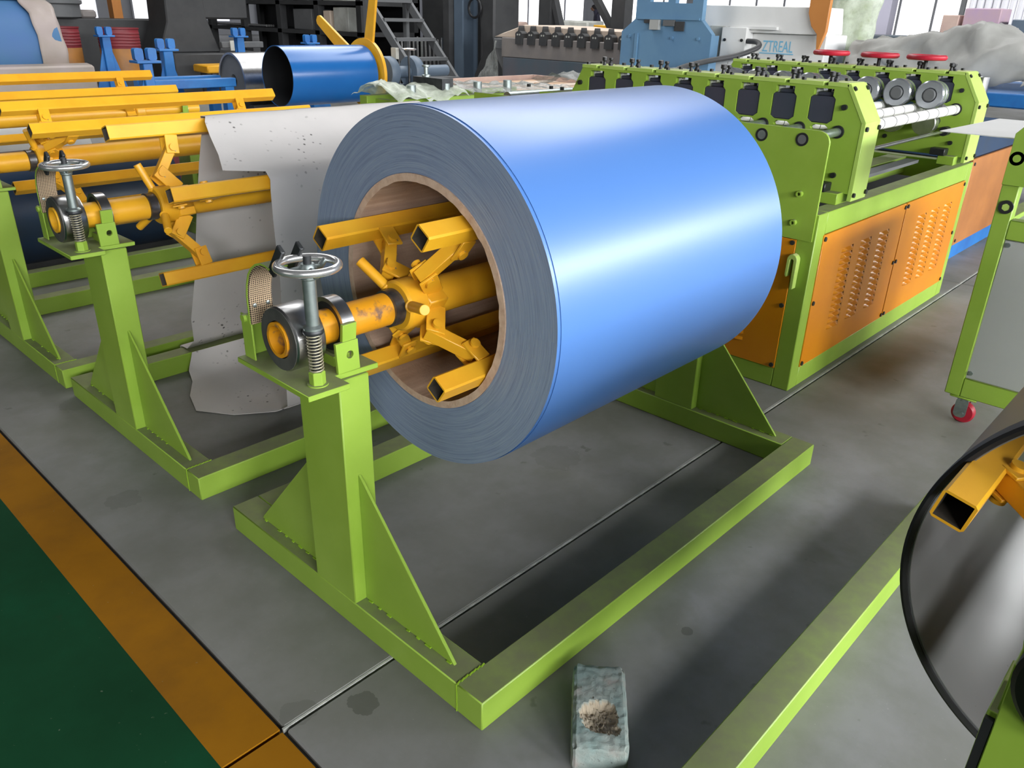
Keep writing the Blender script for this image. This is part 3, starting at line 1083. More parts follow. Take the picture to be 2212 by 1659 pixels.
# ------------------------------------------------------------------ the chipped block on the floor
bx = Vector((0.178, -0.160, 0))
u = Vector((0.172, 0.138, 0)).normalized()
v = Vector((-u.y, u.x, 0))
me = bpy.data.meshes.new('aerated_block')
bm = bmesh.new()
bmesh.ops.create_cube(bm, size=1.0)
bmesh.ops.subdivide_edges(bm, edges=bm.edges[:], cuts=56, use_grid_fill=True)
cl = bm.loops.layers.color.new('Chip')
Lx, Ly, Lz = 0.222, 0.110, 0.062
chip = {}
for w_ in bm.verts:
    p = Vector((w_.co.x * Lx, w_.co.y * Ly, (w_.co.z + 0.5) * Lz))
    # round the corners
    ex = max(abs(w_.co.x) - 0.44, 0) / 0.06
    ey = max(abs(w_.co.y) - 0.43, 0) / 0.07
    ez = max(w_.co.z - 0.40, 0) / 0.10
    if ex * ey + ex * ez + ey * ez > 0:
        k_ = (ex * ey + ex * ez + ey * ez) * 0.003 * (1 + 0.5 * noise.noise(p * 60))
        p.x -= math.copysign(k_, p.x)
        p.y -= math.copysign(k_, p.y)
        p.z -= k_ * (1 if w_.co.z > 0 else 0)
    # the broken crater on top
    dx, dy = (p.x + 0.030) / 0.047, (p.y + 0.002) / 0.041
    dd = math.hypot(dx, dy) + noise.noise(p * 45) * 0.32 + noise.noise(p * 120) * 0.12
    c_ = 0.0
    if w_.co.z > 0.48:
        if dd < 1:
            dep = 0.017 * (1 - dd ** 4) * (0.45 + 0.75 * max(0, dx * 0.5 + dy * 0.3 + 0.5))
            p.z -= dep + abs(noise.noise(p * 150)) * 0.006 + abs(noise.noise(p * 330)) * 0.004
            c_ = 1.0
        else:
            p.z += noise.noise(p * 90) * 0.0012
    nn = noise.noise(p * 70) * 0.0012
    p += Vector((nn, nn, nn if p.z > 0.004 else 0))
    p.z = max(p.z, 0.0)
    chip[w_.index] = c_
    w_.co = p
for f in bm.faces:
    for lp in f.loops:
        c_ = chip[lp.vert.index]
        lp[cl] = (c_, c_, c_, 1)
bm.to_mesh(me)
bm.free()
me.materials.append(M['brick'])
ob = bpy.data.objects.new('aerated_block', me)
COL.objects.link(ob)
ob.location = bx
ob.rotation_euler = (0, 0, math.atan2(u.y, u.x))
tag(ob, 'chipped grey-green aerated concrete block on the floor beside the coil stand', 'block')

# ------------------------------------------------------------------ roll forming machine
RL = (2.0, 0.317, 0.0)
t = thing('roll_forming_machine', 'long green roll forming machine with orange louvred panels and red handwheels', 'machine', RL)
Yr, Yl = 0.317, 2.3
Xa, Xb = 2.0, 3.815
for xa in (Xa, Xb - 0.075):
    for ya in (Yr, Yl - 0.08):
        MB().box(xa, xa + 0.075, ya, ya + 0.07, 0, 0.70).build('corner_post', 'green', t, bev=0.003)
MB().box(Xa + 0.075, Xb - 0.075, Yr, Yr + 0.07, 0.617, 0.70).build('top_beam', 'green', t, bev=0.003)
MB().box(Xa + 0.075, Xb - 0.075, Yr, Yr + 0.07, 0.0, 0.084).build('bottom_beam', 'green', t, bev=0.003)
MB().box(Xa, Xa + 0.075, Yr + 0.07, Yl - 0.08, 0.60, 0.70).build('top_beam', 'green', t, bev=0.003)
MB().box(Xa, Xa + 0.075, Yr + 0.07, Yl - 0.08, 0.0, 0.078).build('bottom_beam', 'green', t, bev=0.003)
MB().box(Xb - 0.075, Xb, Yr + 0.07, Yl - 0.08, 0.60, 0.70).build('top_beam', 'green', t, bev=0.003)
for yy in (0.62, 1.1, 1.6):
    MB().box(Xa + 0.075, Xb - 0.075, yy, yy + 0.10, 0.615, 0.698).build('cross_beam', 'green', t, bev=0.003)
MB().box(Xa + 0.07, Xb - 0.07, Yr + 0.1, Yl - 0.1, 0.30, 0.32).build('drip_tray', 'dark_iron', t)


def louvers(fn, cols, z0, z1, nrow):
    lv = MB()
    for c_ in cols:
        for i in range(nrow):
            zz = z0 + (z1 - z0) * i / (nrow - 1)
            w_ = 0.056
            pts = []
            for k_ in range(7):
                s_ = -1 + 2 * k_ / 6
                pts.append((c_ + s_ * w_, zz, 0.0))
            vv, ff = [], []
            for k_ in range(7):
                s_ = -1 + 2 * k_ / 6
                h = 0.013 * math.sqrt(max(0, 1 - s_ * s_))
                vv += [fn(c_ + s_ * w_, zz + 0.010, 0.0), fn(c_ + s_ * w_, zz, h), fn(c_ + s_ * w_, zz - 0.006, h * 0.6), fn(c_ + s_ * w_, zz - 0.007, 0.0)]
            for k_ in range(6):
                for j_ in range(3):
                    ff.append((k_ * 4 + j_, k_ * 4 + 4 + j_, k_ * 4 + 5 + j_, k_ * 4 + 1 + j_))
            lv.add(vv, ff)
    return lv


def screws(fn, pts, mt, parent, r=0.009, h=0.005):
    for p_ in pts:
        MB().cyl(fn(p_[0], p_[1], 0.0), fn(p_[0], p_[1], h), r, 10).build('panel_screw', mt, parent)


fs = lambda a, z, h: (a, Yr - 0.004 - h, z)
for pi, (xa, xb2) in enumerate(((2.066, 2.914), (2.924, 3.745))):
    p = MB().box(xa, xb2, Yr - 0.004, Yr + 0.004, 0.086, 0.616).build('side_panel', 'panel_orange', t, bev=0.001)
    w_ = xb2 - xa
    cols = [xa + w_ * q for q in (0.3, 0.52, 0.75)]
    for c_ in cols:
        louvers(fs, [c_], 0.20, 0.52, 14).build('louver_column', 'panel_orange', p, smooth=60)['kind'] = 'stuff'
    screws(fs, [(xa + 0.012, 0.60), (xb2 - 0.012, 0.60), (xa + 0.012, 0.10), (xb2 - 0.012, 0.10), (xa + 0.012, 0.35), (xb2 - 0.012, 0.35)], 'dark_steel', p)
ff_ = lambda y, z, h: (Xa - 0.004 - h, y, z)
for (ya, yb) in ((0.386, 1.18), (1.2, 2.2)):
    p = MB().box(Xa - 0.004, Xa + 0.004, ya, yb, 0.08, 0.597).build('front_panel', 'panel_orange', t, bev=0.001)
    louvers(ff_, [ya + (yb - ya) * 0.26], 0.16, 0.5, 14).build('louver_column', 'panel_orange', p, smooth=60)['kind'] = 'stuff'
    louvers(ff_, [ya + (yb - ya) * 0.5], 0.16, 0.5, 14).build('louver_column', 'panel_orange', p, smooth=60)['kind'] = 'stuff'
    screws(ff_, [(ya + 0.012, 0.585), (ya + 0.012, 0.092), (ya + 0.012, 0.34)], 'dark_steel', p)
# lifting hook on the corner post
hk = [(0.371, 0.416), (0.359, 0.418), (0.358, 0.525)]
hk += [(0.378 - 0.020 * math.cos(R(a)), 0.527 + 0.022 * math.sin(R(a))) for a in (20, 55, 90, 125, 160)]
hk += [(0.398, 0.525), (0.398, 0.468), (0.394, 0.460), (0.388, 0.462), (0.386, 0.520)]
hk += [(0.379 - 0.007 * math.cos(R(a)), 0.523 + 0.008 * math.sin(R(a))) for a in (150, 90, 30)]
hk += [(0.372, 0.518)]
MB().prism(hk, 'x', Xa - 0.03, Xa - 0.001).build('lifting_hook', 'green_pale_lit', t, bev=0.002)

# gear cover plate at the front
cp = rrect(0.328, 2.1, 0.60, 0.986, 0.045, 6, (0, 0, 0, 0))
poly = [(0.328, 0.60), (0.328, 0.945)] + [(0.371 - 0.043 * math.cos(R(a)), 0.943 + 0.043 * math.sin(R(a))) for a in (15, 35, 55, 75, 90)] + [(2.1, 0.986), (2.1, 0.60)]
o = MB().prism(poly, 'x', Xa - 0.006, Xa + 0.004).build('gear_cover', 'green', t, bev=0.001)
for i in range(9):
    yy = 0.428 + 0.155 * i
    q = MB().lathe([(0.016, 0.0), (0.023, 0.0), (0.023, 0.004), (0.016, 0.004)], (Xa - 0.009, yy, 0.951), (1, 0, 0), 24, closed=True).build('bearing_collar', 'black', o)
    MB().lathe([(0.0158, 0.001), (0.0158, 0.004), ], (Xa - 0.010, yy, 0.951), (1, 0, 0), 24).build('shaft_tip', 'zinc' if i else 'mid_grey', q)
for (yy, zz) in ((0.40, 0.765), (0.405, 0.66)):
    MB().tube((Xa - 0.022, yy, zz), (Xa - 0.006, yy, zz), 0.011, 0.006, 16).build('cover_stud', 'green', o)


# the two slotted stands
def roll_stand(xa, xb2, face):
    """xa..xb2: depth of the stand; face: x of the slotted plate"""
    zt, zb = 1.112, 0.738
    y_lo, y_hi = 0.332, 1.665
    p0 = 0.443
    pitch = 0.153
    outer = [(y_lo, zb), (y_lo, 0.995), (0.402, zt + 0.004), (1.652, zt + 0.004), (1.72, 0.99), (1.72, zb)]
    holes = []
    for k_ in range(8):
        a = p0 + pitch * k_ + 0.002
        b2 = a + 0.099
        holes.append([(a + 0.018, 0.982), (b2 - 0.018, 0.982), (b2, 0.995), (b2, 1.07), (b2 - 0.012, 1.082), (b2 - 0.012, 1.105), (a + 0.012, 1.105), (a + 0.012, 1.082), (a, 1.07), (a, 0.995)])
    for k_ in range(9):
        yy = 0.414 + 0.1527 * k_
        holes.append(circ(yy, 0.957, 0.023, 16))
    for k_ in range(8):
        a = p0 + pitch * k_ + 0.012
        holes.append([(a, 0.966), (a + 0.014, 0.976), (a + 0.058, 0.976), (a + 0.072, 0.966), (a + 0.066, 0.958), (a + 0.006, 0.958)])
    pl = MB().prism(outer, 'x', face, face + 0.022, holes=holes).build('slotted_plate', 'green', t, smooth=0)
    # end flange: lower upright, sloping shoulder
    fl_ = MB().box(xa, xb2, 0.317, 0.333, 0.712, 0.998)
    fl_.add([(xa, 0.317, 0.998), (xb2, 0.317, 0.998), (xb2, 0.398, 1.128), (xa, 0.398, 1.128), (xa, 0.333, 0.994), (xb2, 0.333, 0.994), (xb2, 0.412, 1.122), (xa, 0.412, 1.122)],
            [(0, 1, 2, 3), (7, 6, 5, 4), (0, 4, 5, 1), (3, 2, 6, 7), (0, 3, 7, 4), (1, 5, 6, 2)])
    flo = fl_.build('end_flange', 'green_pale_lit', t, bev=0.001)
    for (zz, yy) in ((0.975, .317), (0.735, .317)):
        for xx in (xa + 0.012, xb2 - 0.012):
            MB().cyl((xx, yy, zz), (xx, yy - 0.008, zz), 0.009, 10).build('flange_screw', 'black', flo)
    for xx in (xa + 0.012, xb2 - 0.012):
        c0 = Vector((xx, 0.388, 1.108))
        MB().cyl(c0, c0 + Vector((0, -0.007, 0.005)), 0.009, 10).build('flange_screw', 'black', flo)
    # row of top clamps, bearing blocks, screws
    for k_ in range(9):
        a = 0.404 if k_ == 0 else p0 + pitch * (k_ - 1) + 0.058
        b2 = p0 + pitch * k_ + 0.040 if k_ < 8 else 1.655
        MB().box(xa, xb2, a, b2, 1.114, 1.129).build('top_clamp', 'green_pale_lit', t, bev=0.001)
        for xx in (xa + 0.02, xb2 - 0.02):
            MB().cyl((xx, (a + b2) / 2 + 0.02, 1.129), (xx, (a + b2) / 2 + 0.02, 1.139), 0.0095, 6).build('clamp_bolt', 'black', t, smooth=0)
    for k_ in range(8):
        yc = p0 + pitch * k_ + 0.0505
        bl_ = MB().box(xa + 0.006, xb2 - 0.01, yc - 0.0495, yc + 0.0495, 0.983, 1.078)
        bl_.box(xa + 0.02, xb2 - 0.02, yc - 0.030, yc + 0.030, 1.078, 1.092)
        bo = bl_.build('bearing_block', 'navy_block', t, bev=0.002)
        MB().lathe([(0.0075, 0.0), (0.0075, 0.030), (0.011, 0.034), (0.0065, 0.046), (0.0065, 0.056), (0.0115, 0.060), (0.0115, 0.074), (0.006, 0.076)], ((xa + xb2) / 2 - 0.02, yc, 1.088), (0, 0, 1), 12).build('adjusting_screw', 'black', t)
        MB().lathe([(0.0075, 0.0), (0.0075, 0.030), (0.012, 0.033), (0.012, 0.044), (0.006, 0.058), (0.010, 0.062), (0.010, 0.070)], ((xa + xb2) / 2 + 0.03, yc + 0.002, 1.088), (0, 0, 1), 12).build('adjusting_screw', 'black', t)
        MB().box(xa + 0.03, xa + 0.06, yc + 0.030, yc + 0.046, 1.074, 1.106).build('shim_block', 'white_roll', t)
    MB().cyl((face - 0.006, 0.465 if face < 3 else .43, 1.055), (face - 0.0, 0.465 if face < 3 else .43, 1.055), 0.011, 12)
    for (yy, zz) in ((0.405, 1.045), (0.40, 0.80), (1.66, 1.05), (0.72, 0.80), (1.2, 0.8)):
        MB().cyl((face - 0.012, yy, zz), (face, yy, zz), 0.0105, 12).build('plate_bolt', 'black', t)
    MB().box(face - 0.05, face + 0.16, 0.352, 0.43, 0.700, 0.742).build('foot_block', 'green', t, bev=0.002)
    MB().box(face - 0.05, face + 0.16, 1.45, 1.53, 0.700, 0.742).build('foot_block', 'green', t, bev=0.002)
    MB().box(face - 0.06, face - 0.001, 0.40, 0.47, 0.742, 0.775).build('stop_pad', 'black', t, bev=0.003)


M['roll_steel'] = plain('satin_roll_steel', srgb(172, 176, 184), 0.22, 0.75)
M['navy_block'] = plain('bearing_block_paint', srgb(64, 62, 78), 0.5, c2=srgb(54, 60, 74), nscale=3)
roll_stand(2.26, 2.40, 2.262)
roll_stand(3.64, 3.80, 3.642)
# support rollers, shafts, chrome forming rolls
for k_ in range(9):
    yy = 0.414 + 0.1527 * k_
    o = MB().cyl((2.285, yy, 0.957), (3.70, yy, 0.957), 0.0225, 20).build('lower_shaft', 'white_roll', t)
    rg = MB()
    for j_ in range(10):
        rg.tube((2.40 + j_ * 0.132, yy, 0.957), (2.404 + j_ * 0.132, yy, 0.957), 0.0233, 0.022, 18)
    rg.build('shaft_grooves', 'dark_steel', o)['kind'] = 'stuff'
    MB().cyl((2.0, yy, 0.957), (2.30, yy, 0.957), 0.0155, 20).build('drive_shaft', 'zinc', t)
    MB().tube((2.254, yy, 0.957), (2.266, yy, 0.957), 0.0235, 0.016, 20).build('shaft_bush', 'black', t)
    MB().tube((3.636, yy, 0.957), (3.66, yy, 0.957), 0.029, 0.0225, 20).build('shaft_bush', 'black', t)
    for xx in (3.36, 3.50):
        pass
for k_ in range(8):
    yc = 0.443 + 0.153 * k_ + 0.0505
    for xx, rr in ((3.46, 0.066),):
        MB().lathe([(0.028, 0.008), (0.034, 0.0), (0.060, 0.0), (rr, 0.006), (rr, 0.030), (0.055, 0.036), (0.055, 0.052), (rr - 0.004, 0.058), (rr - 0.004, 0.085), (0.03, 0.09)], (xx, yc, 1.025), (1, 0, 0), 40).build('forming_roll', 'roll_steel', t)
        MB().lathe([(0.024, -0.006), (0.029, -0.002), (0.029, 0.006)], (xx, yc, 1.025), (1, 0, 0), 28).build('roll_nut', 'mid_grey', t)
        MB().cyl((xx + 0.085, yc, 1.025), (3.66, yc, 1.025), 0.024, 20).build('upper_shaft', 'zinc', t)
        MB().lathe([(0.03, 0.0), (0.052, 0.0), (0.055, 0.004), (0.055, 0.05), (0.03, 0.055)], (xx + 0.01, yc, 0.895), (1, 0, 0), 36).build('forming_roll', 'steel', t)
        MB().cyl((xx + 0.05, yc, 0.895), (3.655, yc, 0.895), 0.024, 16).build('upper_shaft', 'dark_steel', t)
    if k_ < 5:
        xx = 2.56 + 0.02 * k_
for yy in (0.625, 0.857, 1.116):
    o = MB().torus((3.72, yy, 1.182), (0, 0, 1), 0.082, 0.013, 40, 10).build('handwheel', 'red', t)
    for a in (0, 120, 240):
        s_ = MB().obox((3.72 + 0.04 * math.cos(R(a)), yy + 0.04 * math.sin(R(a)), 1.18), (math.cos(R(a)), math.sin(R(a)), 0), (-math.sin(R(a)), math.cos(R(a)), 0), (0, 0, 1), 0.04, 0.010, 0.005)
        s_.build('spoke', 'red', o)
    MB().lathe([(0.009, 0.0), (0.009, 0.04), (0.018, 0.045), (0.018, 0.068)], (3.72, yy, 1.125), (0, 0, 1), 16).build('wheel_spindle', 'black', o)
MB().cyl((2.41, 0.43, 0.855), (3.64, 0.43, 0.855), 0.008, 12).build('tie_rod', 'steel', t)
MB().lathe([(0.022, 0), (0.022, 0.05), (0.012, 0.055)], (3.59, 0.43, 0.855), (1, 0, 0), 16).build('tie_rod_nut', 'black', t)
MB().box(2.45, 3.55, 0.50, 0.56, 0.70, 0.715).build('chip_guide', 'mid_grey', t)
# infeed table on the far end
it = MB().prism([(1.66, 0.99), (2.38, 0.905), (2.38, 0.86), (1.66, 0.86)], 'x', 2.27, 2.31)
it.build('infeed_cheek', 'green', t, bev=0.002)
MB().prism([(1.66, 1.005), (1.95, 0.985), (1.95, 0.97), (1.66, 0.99)], 'x', 2.30, 3.70).build('infeed_table', 'green', t)
it = MB().prism([(1.66, 0.99), (2.38, 0.905), (2.38, 0.86), (1.66, 0.86)], 'x', 3.68, 3.72)
it.build('infeed_cheek', 'green', t, bev=0.002)
for yy in (1.75, 1.83, 1.9, 2.05):
    MB().cyl((2.33, yy, 1.0), (2.33, yy, 1.014), 0.010, 8).build('table_bolt', 'black', t)
MB().lathe([(0.030, 0), (0.030, 1.35)], (2.33, 2.20, 0.935), (1, 0, 0), 24).build('infeed_roller', 'zinc', t)
MB().tube((2.262, 2.33, 0.91), (2.272, 2.33, 0.91), 0.024, 0.014, 18).build('bearing_collar', 'black', t)


def crumple(name, nx, ny, fn, amp, fr, th=0.002, seed=0.0):
    """fn(u, v) -> point; adds folded relief"""
    b_ = MB()
    vs_ = []
    for j_ in range(ny + 1):
        for i_ in range(nx + 1):
            p = Vector(fn(i_ / nx, j_ / ny))
            q = Vector((p.x * fr, p.y * fr, p.z * fr + seed))
            w_ = abs(noise.noise(q)) * 1.3 + abs(noise.noise(q * 2.3)) * 0.6
            d_ = Vector((noise.noise(q + Vector((9, 0, 0))), noise.noise(q + Vector((0, 9, 0))), w_))
            vs_.append(p + d_ * amp)
    fs_ = []
    N = nx + 1
    for j_ in range(ny):
        for i_ in range(nx):
            fs_.append((j_ * N + i_, j_ * N + i_ + 1, (j_ + 1) * N + i_ + 1, (j_ + 1) * N + i_))
    b_.add(vs_, fs_)
    return b_


def shell(o, th=0.003):
    md = o.modifiers.new('thickness', 'SOLIDIFY')
    md.thickness = th
    return o


# film lying on the infeed table
o = crumple('f', 26, 14, lambda u, v: (2.32 + 1.2 * u, 1.70 + 0.33 * v, 1.01 + 0.05 * math.sin(v * PI)), 0.03, 11).build('plastic_film', 'film', None, loc=(2.32, 1.7, 1.0), smooth=60)
shell(tag(o, 'crumpled clear plastic film lying on the green infeed table', 'plastic film'), 0.0004)

# ------------------------------------------------------------------ grey-panelled cart on casters (right edge)
t = thing('tool_cart', 'green cart with grey front panel rolling on red casters', 'cart', (2.2, -0.18, 0))
cx0, cx1, cy0, cy1 = 2.2, 2.95, -1.05, -0.182
MB().box(cx0, cx0 + 0.05, cy1 - 0.052, cy1, 0.105, 0.999).build('upright', 'green', t, bev=0.003)
MB().box(cx0, cx0 + 0.05, cy0, cy0 + 0.05, 0.105, 0.999).build('upright', 'green', t, bev=0.003)
MB().box(cx1 - 0.05, cx1, cy1 - 0.052, cy1, 0.105, 0.999).build('upright', 'green', t, bev=0.003)
MB().box(cx1 - 0.05, cx1, cy0, cy0 + 0.05, 0.105, 0.999).build('upright', 'green', t, bev=0.003)
for (za_, zb_) in ((0.105, 0.178), (0.685, 0.75), (0.93, 0.999)):
    MB().box(cx0, cx0 + 0.05, cy0 + 0.05, cy1 - 0.052, za_, zb_).build('cross_rail', 'green', t, bev=0.003)
    MB().box(cx0 + 0.05, cx1 - 0.05, cy1 - 0.05, cy1, za_, zb_).build('cross_rail', 'green', t, bev=0.003)
p = MB().box(cx0 + 0.004, cx0 + 0.010, cy0 + 0.052, cy1 - 0.054, 0.18, 0.683).build('front_panel', 'grey_panel', t, bev=0.001)
fc = lambda y, z, h: (cx0 + 0.004 - h, y, z)
screws(fc, [(cy1 - 0.066, 0.20), (cy1 - 0.066, 0.668)], 'zinc', p, 0.008)
MB().box(cx0 + 0.02, cx1, cy1 - 0.046, cy1 - 0.04, 0.18, 0.683).build('side_panel', 'grey_panel', t)
MB().box(cx0 + 0.03, cx1 - 0.03, cy0 + 0.03, cy1 - 0.03, 0.72, 0.735).build('shelf', 'grey_panel', t)
for (yy, zz) in ((-0.205, 0.945), (-0.212, 0.79)):
    q = MB().lathe([(0.012, 0.0), (0.022, 0.0), (0.022, 0.008), (0.012, 0.008)], (cx0 - 0.008, yy, zz), (1, 0, 0), 24, closed=True).build('rubber_ring', 'rubber', t)
    MB().lathe([(0.0125, 0.0), (0.0125, 0.006)], (cx0 - 0.007, yy, zz), (1, 0, 0), 6).build('bolt_head', 'green_pale_lit', q, smooth=0)
for (xx, yy) in ((cx0 + 0.03, cy1 - 0.065), (cx1 - 0.06, cy1 - 0.065), (cx0 + 0.03, cy0 + 0.065), (cx1 - 0.06, cy0 + 0.065)):
    MB().box(xx - 0.03, xx + 0.03, yy - 0.045, yy + 0.045, 0.097, 0.105).build('caster_plate', 'green', t, bev=0.003)
    f_ = MB()
    for s_ in (-1, 1):
        f_.prism(rrect(yy - 0.021, yy + 0.021, 0.022, 0.098, 0.016, 5), 'x', xx + s_ * 0.019 - 0.0015, xx + s_ * 0.019 + 0.0015)
    f_.cyl((xx, yy, 0.086), (xx, yy, 0.098), 0.022, 20)
    o = f_.build('caster_fork', 'zinc', t)
    MB().lathe([(0.012, -0.013), (0.034, -0.013), (0.0395, -0.008), (0.0395, 0.008), (0.034, 0.013), (0.012, 0.013)], (xx, yy - 0.008, 0.0397), (1, 0, 0), 36).build('caster_wheel', 'red', o)
    MB().cyl((xx - 0.026, yy - 0.008, 0.0397), (xx + 0.026, yy - 0.008, 0.0397), 0.006, 12).build('caster_axle', 'zinc', o)
o = MB().prism([(2.222, 0.05), (2.848, 0.028), (2.86, -0.6), (2.26, -0.6), (2.224, -0.19)], 'z', 1.0, 1.003).build('sheet_blank', 'white', None, loc=(2.5, -0.2, 1.0))
tag(o, 'tapered pale sheet metal blank lying on the green cart', 'sheet metal')

MB().prism([(cy1, 0.86), (cy1, 1.02), (cy1 - 0.018, 1.042), (cy1 - 0.12, 1.042), (cy1 - 0.12, 0.86)], 'x', cx0 - 0.008, cx0 - 0.0005).build('corner_plate', 'green', t, bev=0.001)

# steel tube standing between cart and machine
o = MB().tube((5.55, 0.82, 0.751), (5.55, 0.82, 1.02), 0.045, 0.036, 28).build('steel_pipe', 'steel', None, loc=(5.55, 0.82, 0.751))
tag(o, 'short bare steel pipe standing on the blue framed machine', 'pipe')

# orange machine with blue frame behind
t = thing('shearing_machine', 'blue framed machine with dull orange side panel behind the green roll former', 'machine', (4.5, 0.5, 0))
MB().box(4.45, 5.75, 0.5, 1.9, 0.62, 0.75).build('top_frame', 'navy', t, bev=0.01)
MB().box(4.45, 5.75, 0.5, 1.9, 0.0, 0.11).build('base_frame', 'blue_bright', t, bev=0.01)
MB().box(4.5, 5.7, 0.52, 1.85, 0.11, 0.62).build('body', 'dark_iron', t)
p = MB().prism([(4.52, 0.10), (5.62, 0.10), (5.62, 0.62), (4.52, 0.62)], 'y', 0.49, 0.51).build('side_panel', 'dull_orange', t, bev=0.004)
MB().box(5.50, 5.512, 0.482, 0.49, 0.11, 0.61).build('panel_seam', 'orange_post', p)
fo = lambda x, z, h: (x, 0.49 - h, z)
screws(fo, [(4.55, 0.59), (4.55, 0.13), (5.58, 0.59)], 'dark_steel', p, 0.01)

# ------------------------------------------------------------------ tarpaulin covered machine
t = thing('covered_machine', 'bulky machine on blue beams under a grey tarpaulin', 'machine', (6.5, 1.4, 0))
MB().box(6.0, 7.6, -0.9, 2.0, 0.80, 0.90).build('blue_beam', 'blue_bright', t, bev=0.01)
for yy in (-0.7, 1.7):
    MB().box(6.2, 6.35, yy, yy + 0.15, 0, 0.8).build('leg', 'blue_press', t, bev=0.01)
    MB().box(7.2, 7.35, yy, yy + 0.15, 0, 0.8).build('leg', 'blue_press', t, bev=0.01)


def tarpf(u, v):
    # u along y, v over the top from front hem to back
    y = 2.12 - 1.42 * u
    hs = [1.10, 1.19, 1.205, 1.215, 1.24, 1.275, 1.31, 1.345, 1.30, 1.22, 1.15]
    f_ = u * (len(hs) - 1)
    i_ = min(int(f_), len(hs) - 2)
    h = hs[i_] + (hs[i_ + 1] - hs[i_]) * (f_ - i_)
    if v < 0.45:
        q = v / 0.45
        return (6.32 + 0.16 * q, y, 0.91 + (h - 0.91) * q ** 0.8)
    q = (v - 0.45) / 0.55
    return (6.48 + 0.9 * q, y, h - 0.22 * q * q)


shell(crumple('t', 44, 26, tarpf, 0.075, 5.0, seed=2).build('tarpaulin', 'tarp', t, smooth=70), 0.004)
shell(crumple('t', 20, 14, lambda u, v: (6.1 + 0.5 * v, 0.72 - 1.4 * u, 0.92 + 0.2 * math.sin(PI * u) + .06 * v), 0.05, 5, seed=8).build('sheet_fold', 'grey_panel', t, smooth=70), 0.004)

# ------------------------------------------------------------------ blue press and white machine
t = thing('press', 'steel blue stamping press head in front of the white machine', 'press', (6.0, 3.7, 0))
body = [(4.20, 0.0), (3.21, 0.0), (3.21, 1.21), (3.33, 1.325), (3.33, 1.75), (4.05, 1.75), (4.05, 1.325), (4.20, 1.21)]
h1 = [(3.90, 1.47), (3.70, 1.47), (3.70, 1.68), (3.90, 1.68)]
h2 = [(3.62, 1.46), (3.44, 1.46), (3.44, 1.68), (3.62, 1.68)]
MB().prism(body, 'x', 6.0, 6.06, holes=[h1, h2]).build('front_plate', 'blue_press', t, smooth=0)
MB().prism([(4.19, 0.0), (3.22, 0.0), (3.22, 1.2), (4.19, 1.2)], 'x', 6.06, 6.15).build('body', 'blue_press', t)
MB().box(5.985, 6.0, 3.345, 4.03, 1.322, 1.34).build('ledge', 'blue_press', t)
MB().box(5.985, 6.0, 3.50, 3.60, 1.23, 1.31).build('dark_opening', 'dark_iron', t)
MB().box(5.975, 6.0, 3.60, 3.72, 1.27, 1.32).build('guide_plate', 'mid_grey', t)
MB().box(5.96, 6.0, 3.76, 3.86, 1.235, 1.32).build('guide_plate', 'grey_panel', t)
MB().box(5.985, 6.0, 3.88, 3.94, 1.29, 1.32).build('dark_opening', 'dark_iron', t)
for yy in (3.34, 3.62, 4.1):
    MB().cyl((5.985, yy, 1.17), (6.0, yy, 1.17), 0.014, 12).build('bolt', 'blue_press', t)
MB().box(5.98, 6.0, 4.0, 4.03, 0.3, 1.2).build('rib', 'blue_press', t)

t = thing('hydraulic_station', 'white machine body with blue lettering and pale control boxes', 'machine', (6.3, 2.9, 0))
MB().box(6.30, 6.72, 2.28, 3.19, 0.0, 1.235).build('body', 'white', t, bev=0.01)
MB().prism([(2.33, 1.235), (3.60, 1.235), (3.60, 1.455), (2.36, 1.445)], 'x', 6.24, 6.72).build('hood', 'white', t, bev=0.006)
MB().box(6.30, 6.72, 3.19, 3.6, 0.0, 1.235).build('wing', 'white', t)
q = MB().box(6.22, 6.30, 3.21, 3.36, 1.035, 1.282).build('control_box', 'light_box', t, bev=0.004)
q = MB().box(6.17, 6.30, 2.965, 3.21, 1.02, 1.275).build('control_box', 'white', t, bev=0.004)
for yy in (3.17, 3.0):
    MB().cyl((6.160, yy, 1.17), (6.17, yy, 1.17), 0.013, 12).build('knob', 'black', q)
MB().box(6.20, 6.30, 2.70, 3.15, 1.262, 1.285).build('box_lid', 'white', t)
MB().cyl((6.235, 3.50, 1.42), (6.25, 3.50, 1.42), 0.012, 10).build('bolt', 'dark_steel', t)
# lettering
fc_ = bpy.data.curves.new('ztreal', 'FONT')
fc_.body = 'ZTREAL'
fc_.size = 0.125
fc_.extrude = 0.0
fo_ = bpy.data.objects.new('tmp', fc_)
COL.objects.link(fo_)
dg = bpy.context.evaluated_depsgraph_get()
tm = bpy.data.meshes.new_from_object(fo_.evaluated_get(dg))
COL.objects.unlink(fo_)
bpy.data.objects.remove(fo_)
xs_ = [v_.co.x for v_ in tm.vertices]
sx_ = 0.29 / max(xs_)
b_ = MB()
b_.add([(6.2965, 2.86 - v_.co.x * sx_, 1.085 + v_.co.y * 1.05) for v_ in tm.vertices], [tuple(p_.vertices) for p_ in tm.polygons])
b_.box(6.2955, 6.2995, 2.56, 2.88, 1.068, 1.076)
b_.build('lettering', 'letters', t, smooth=0)

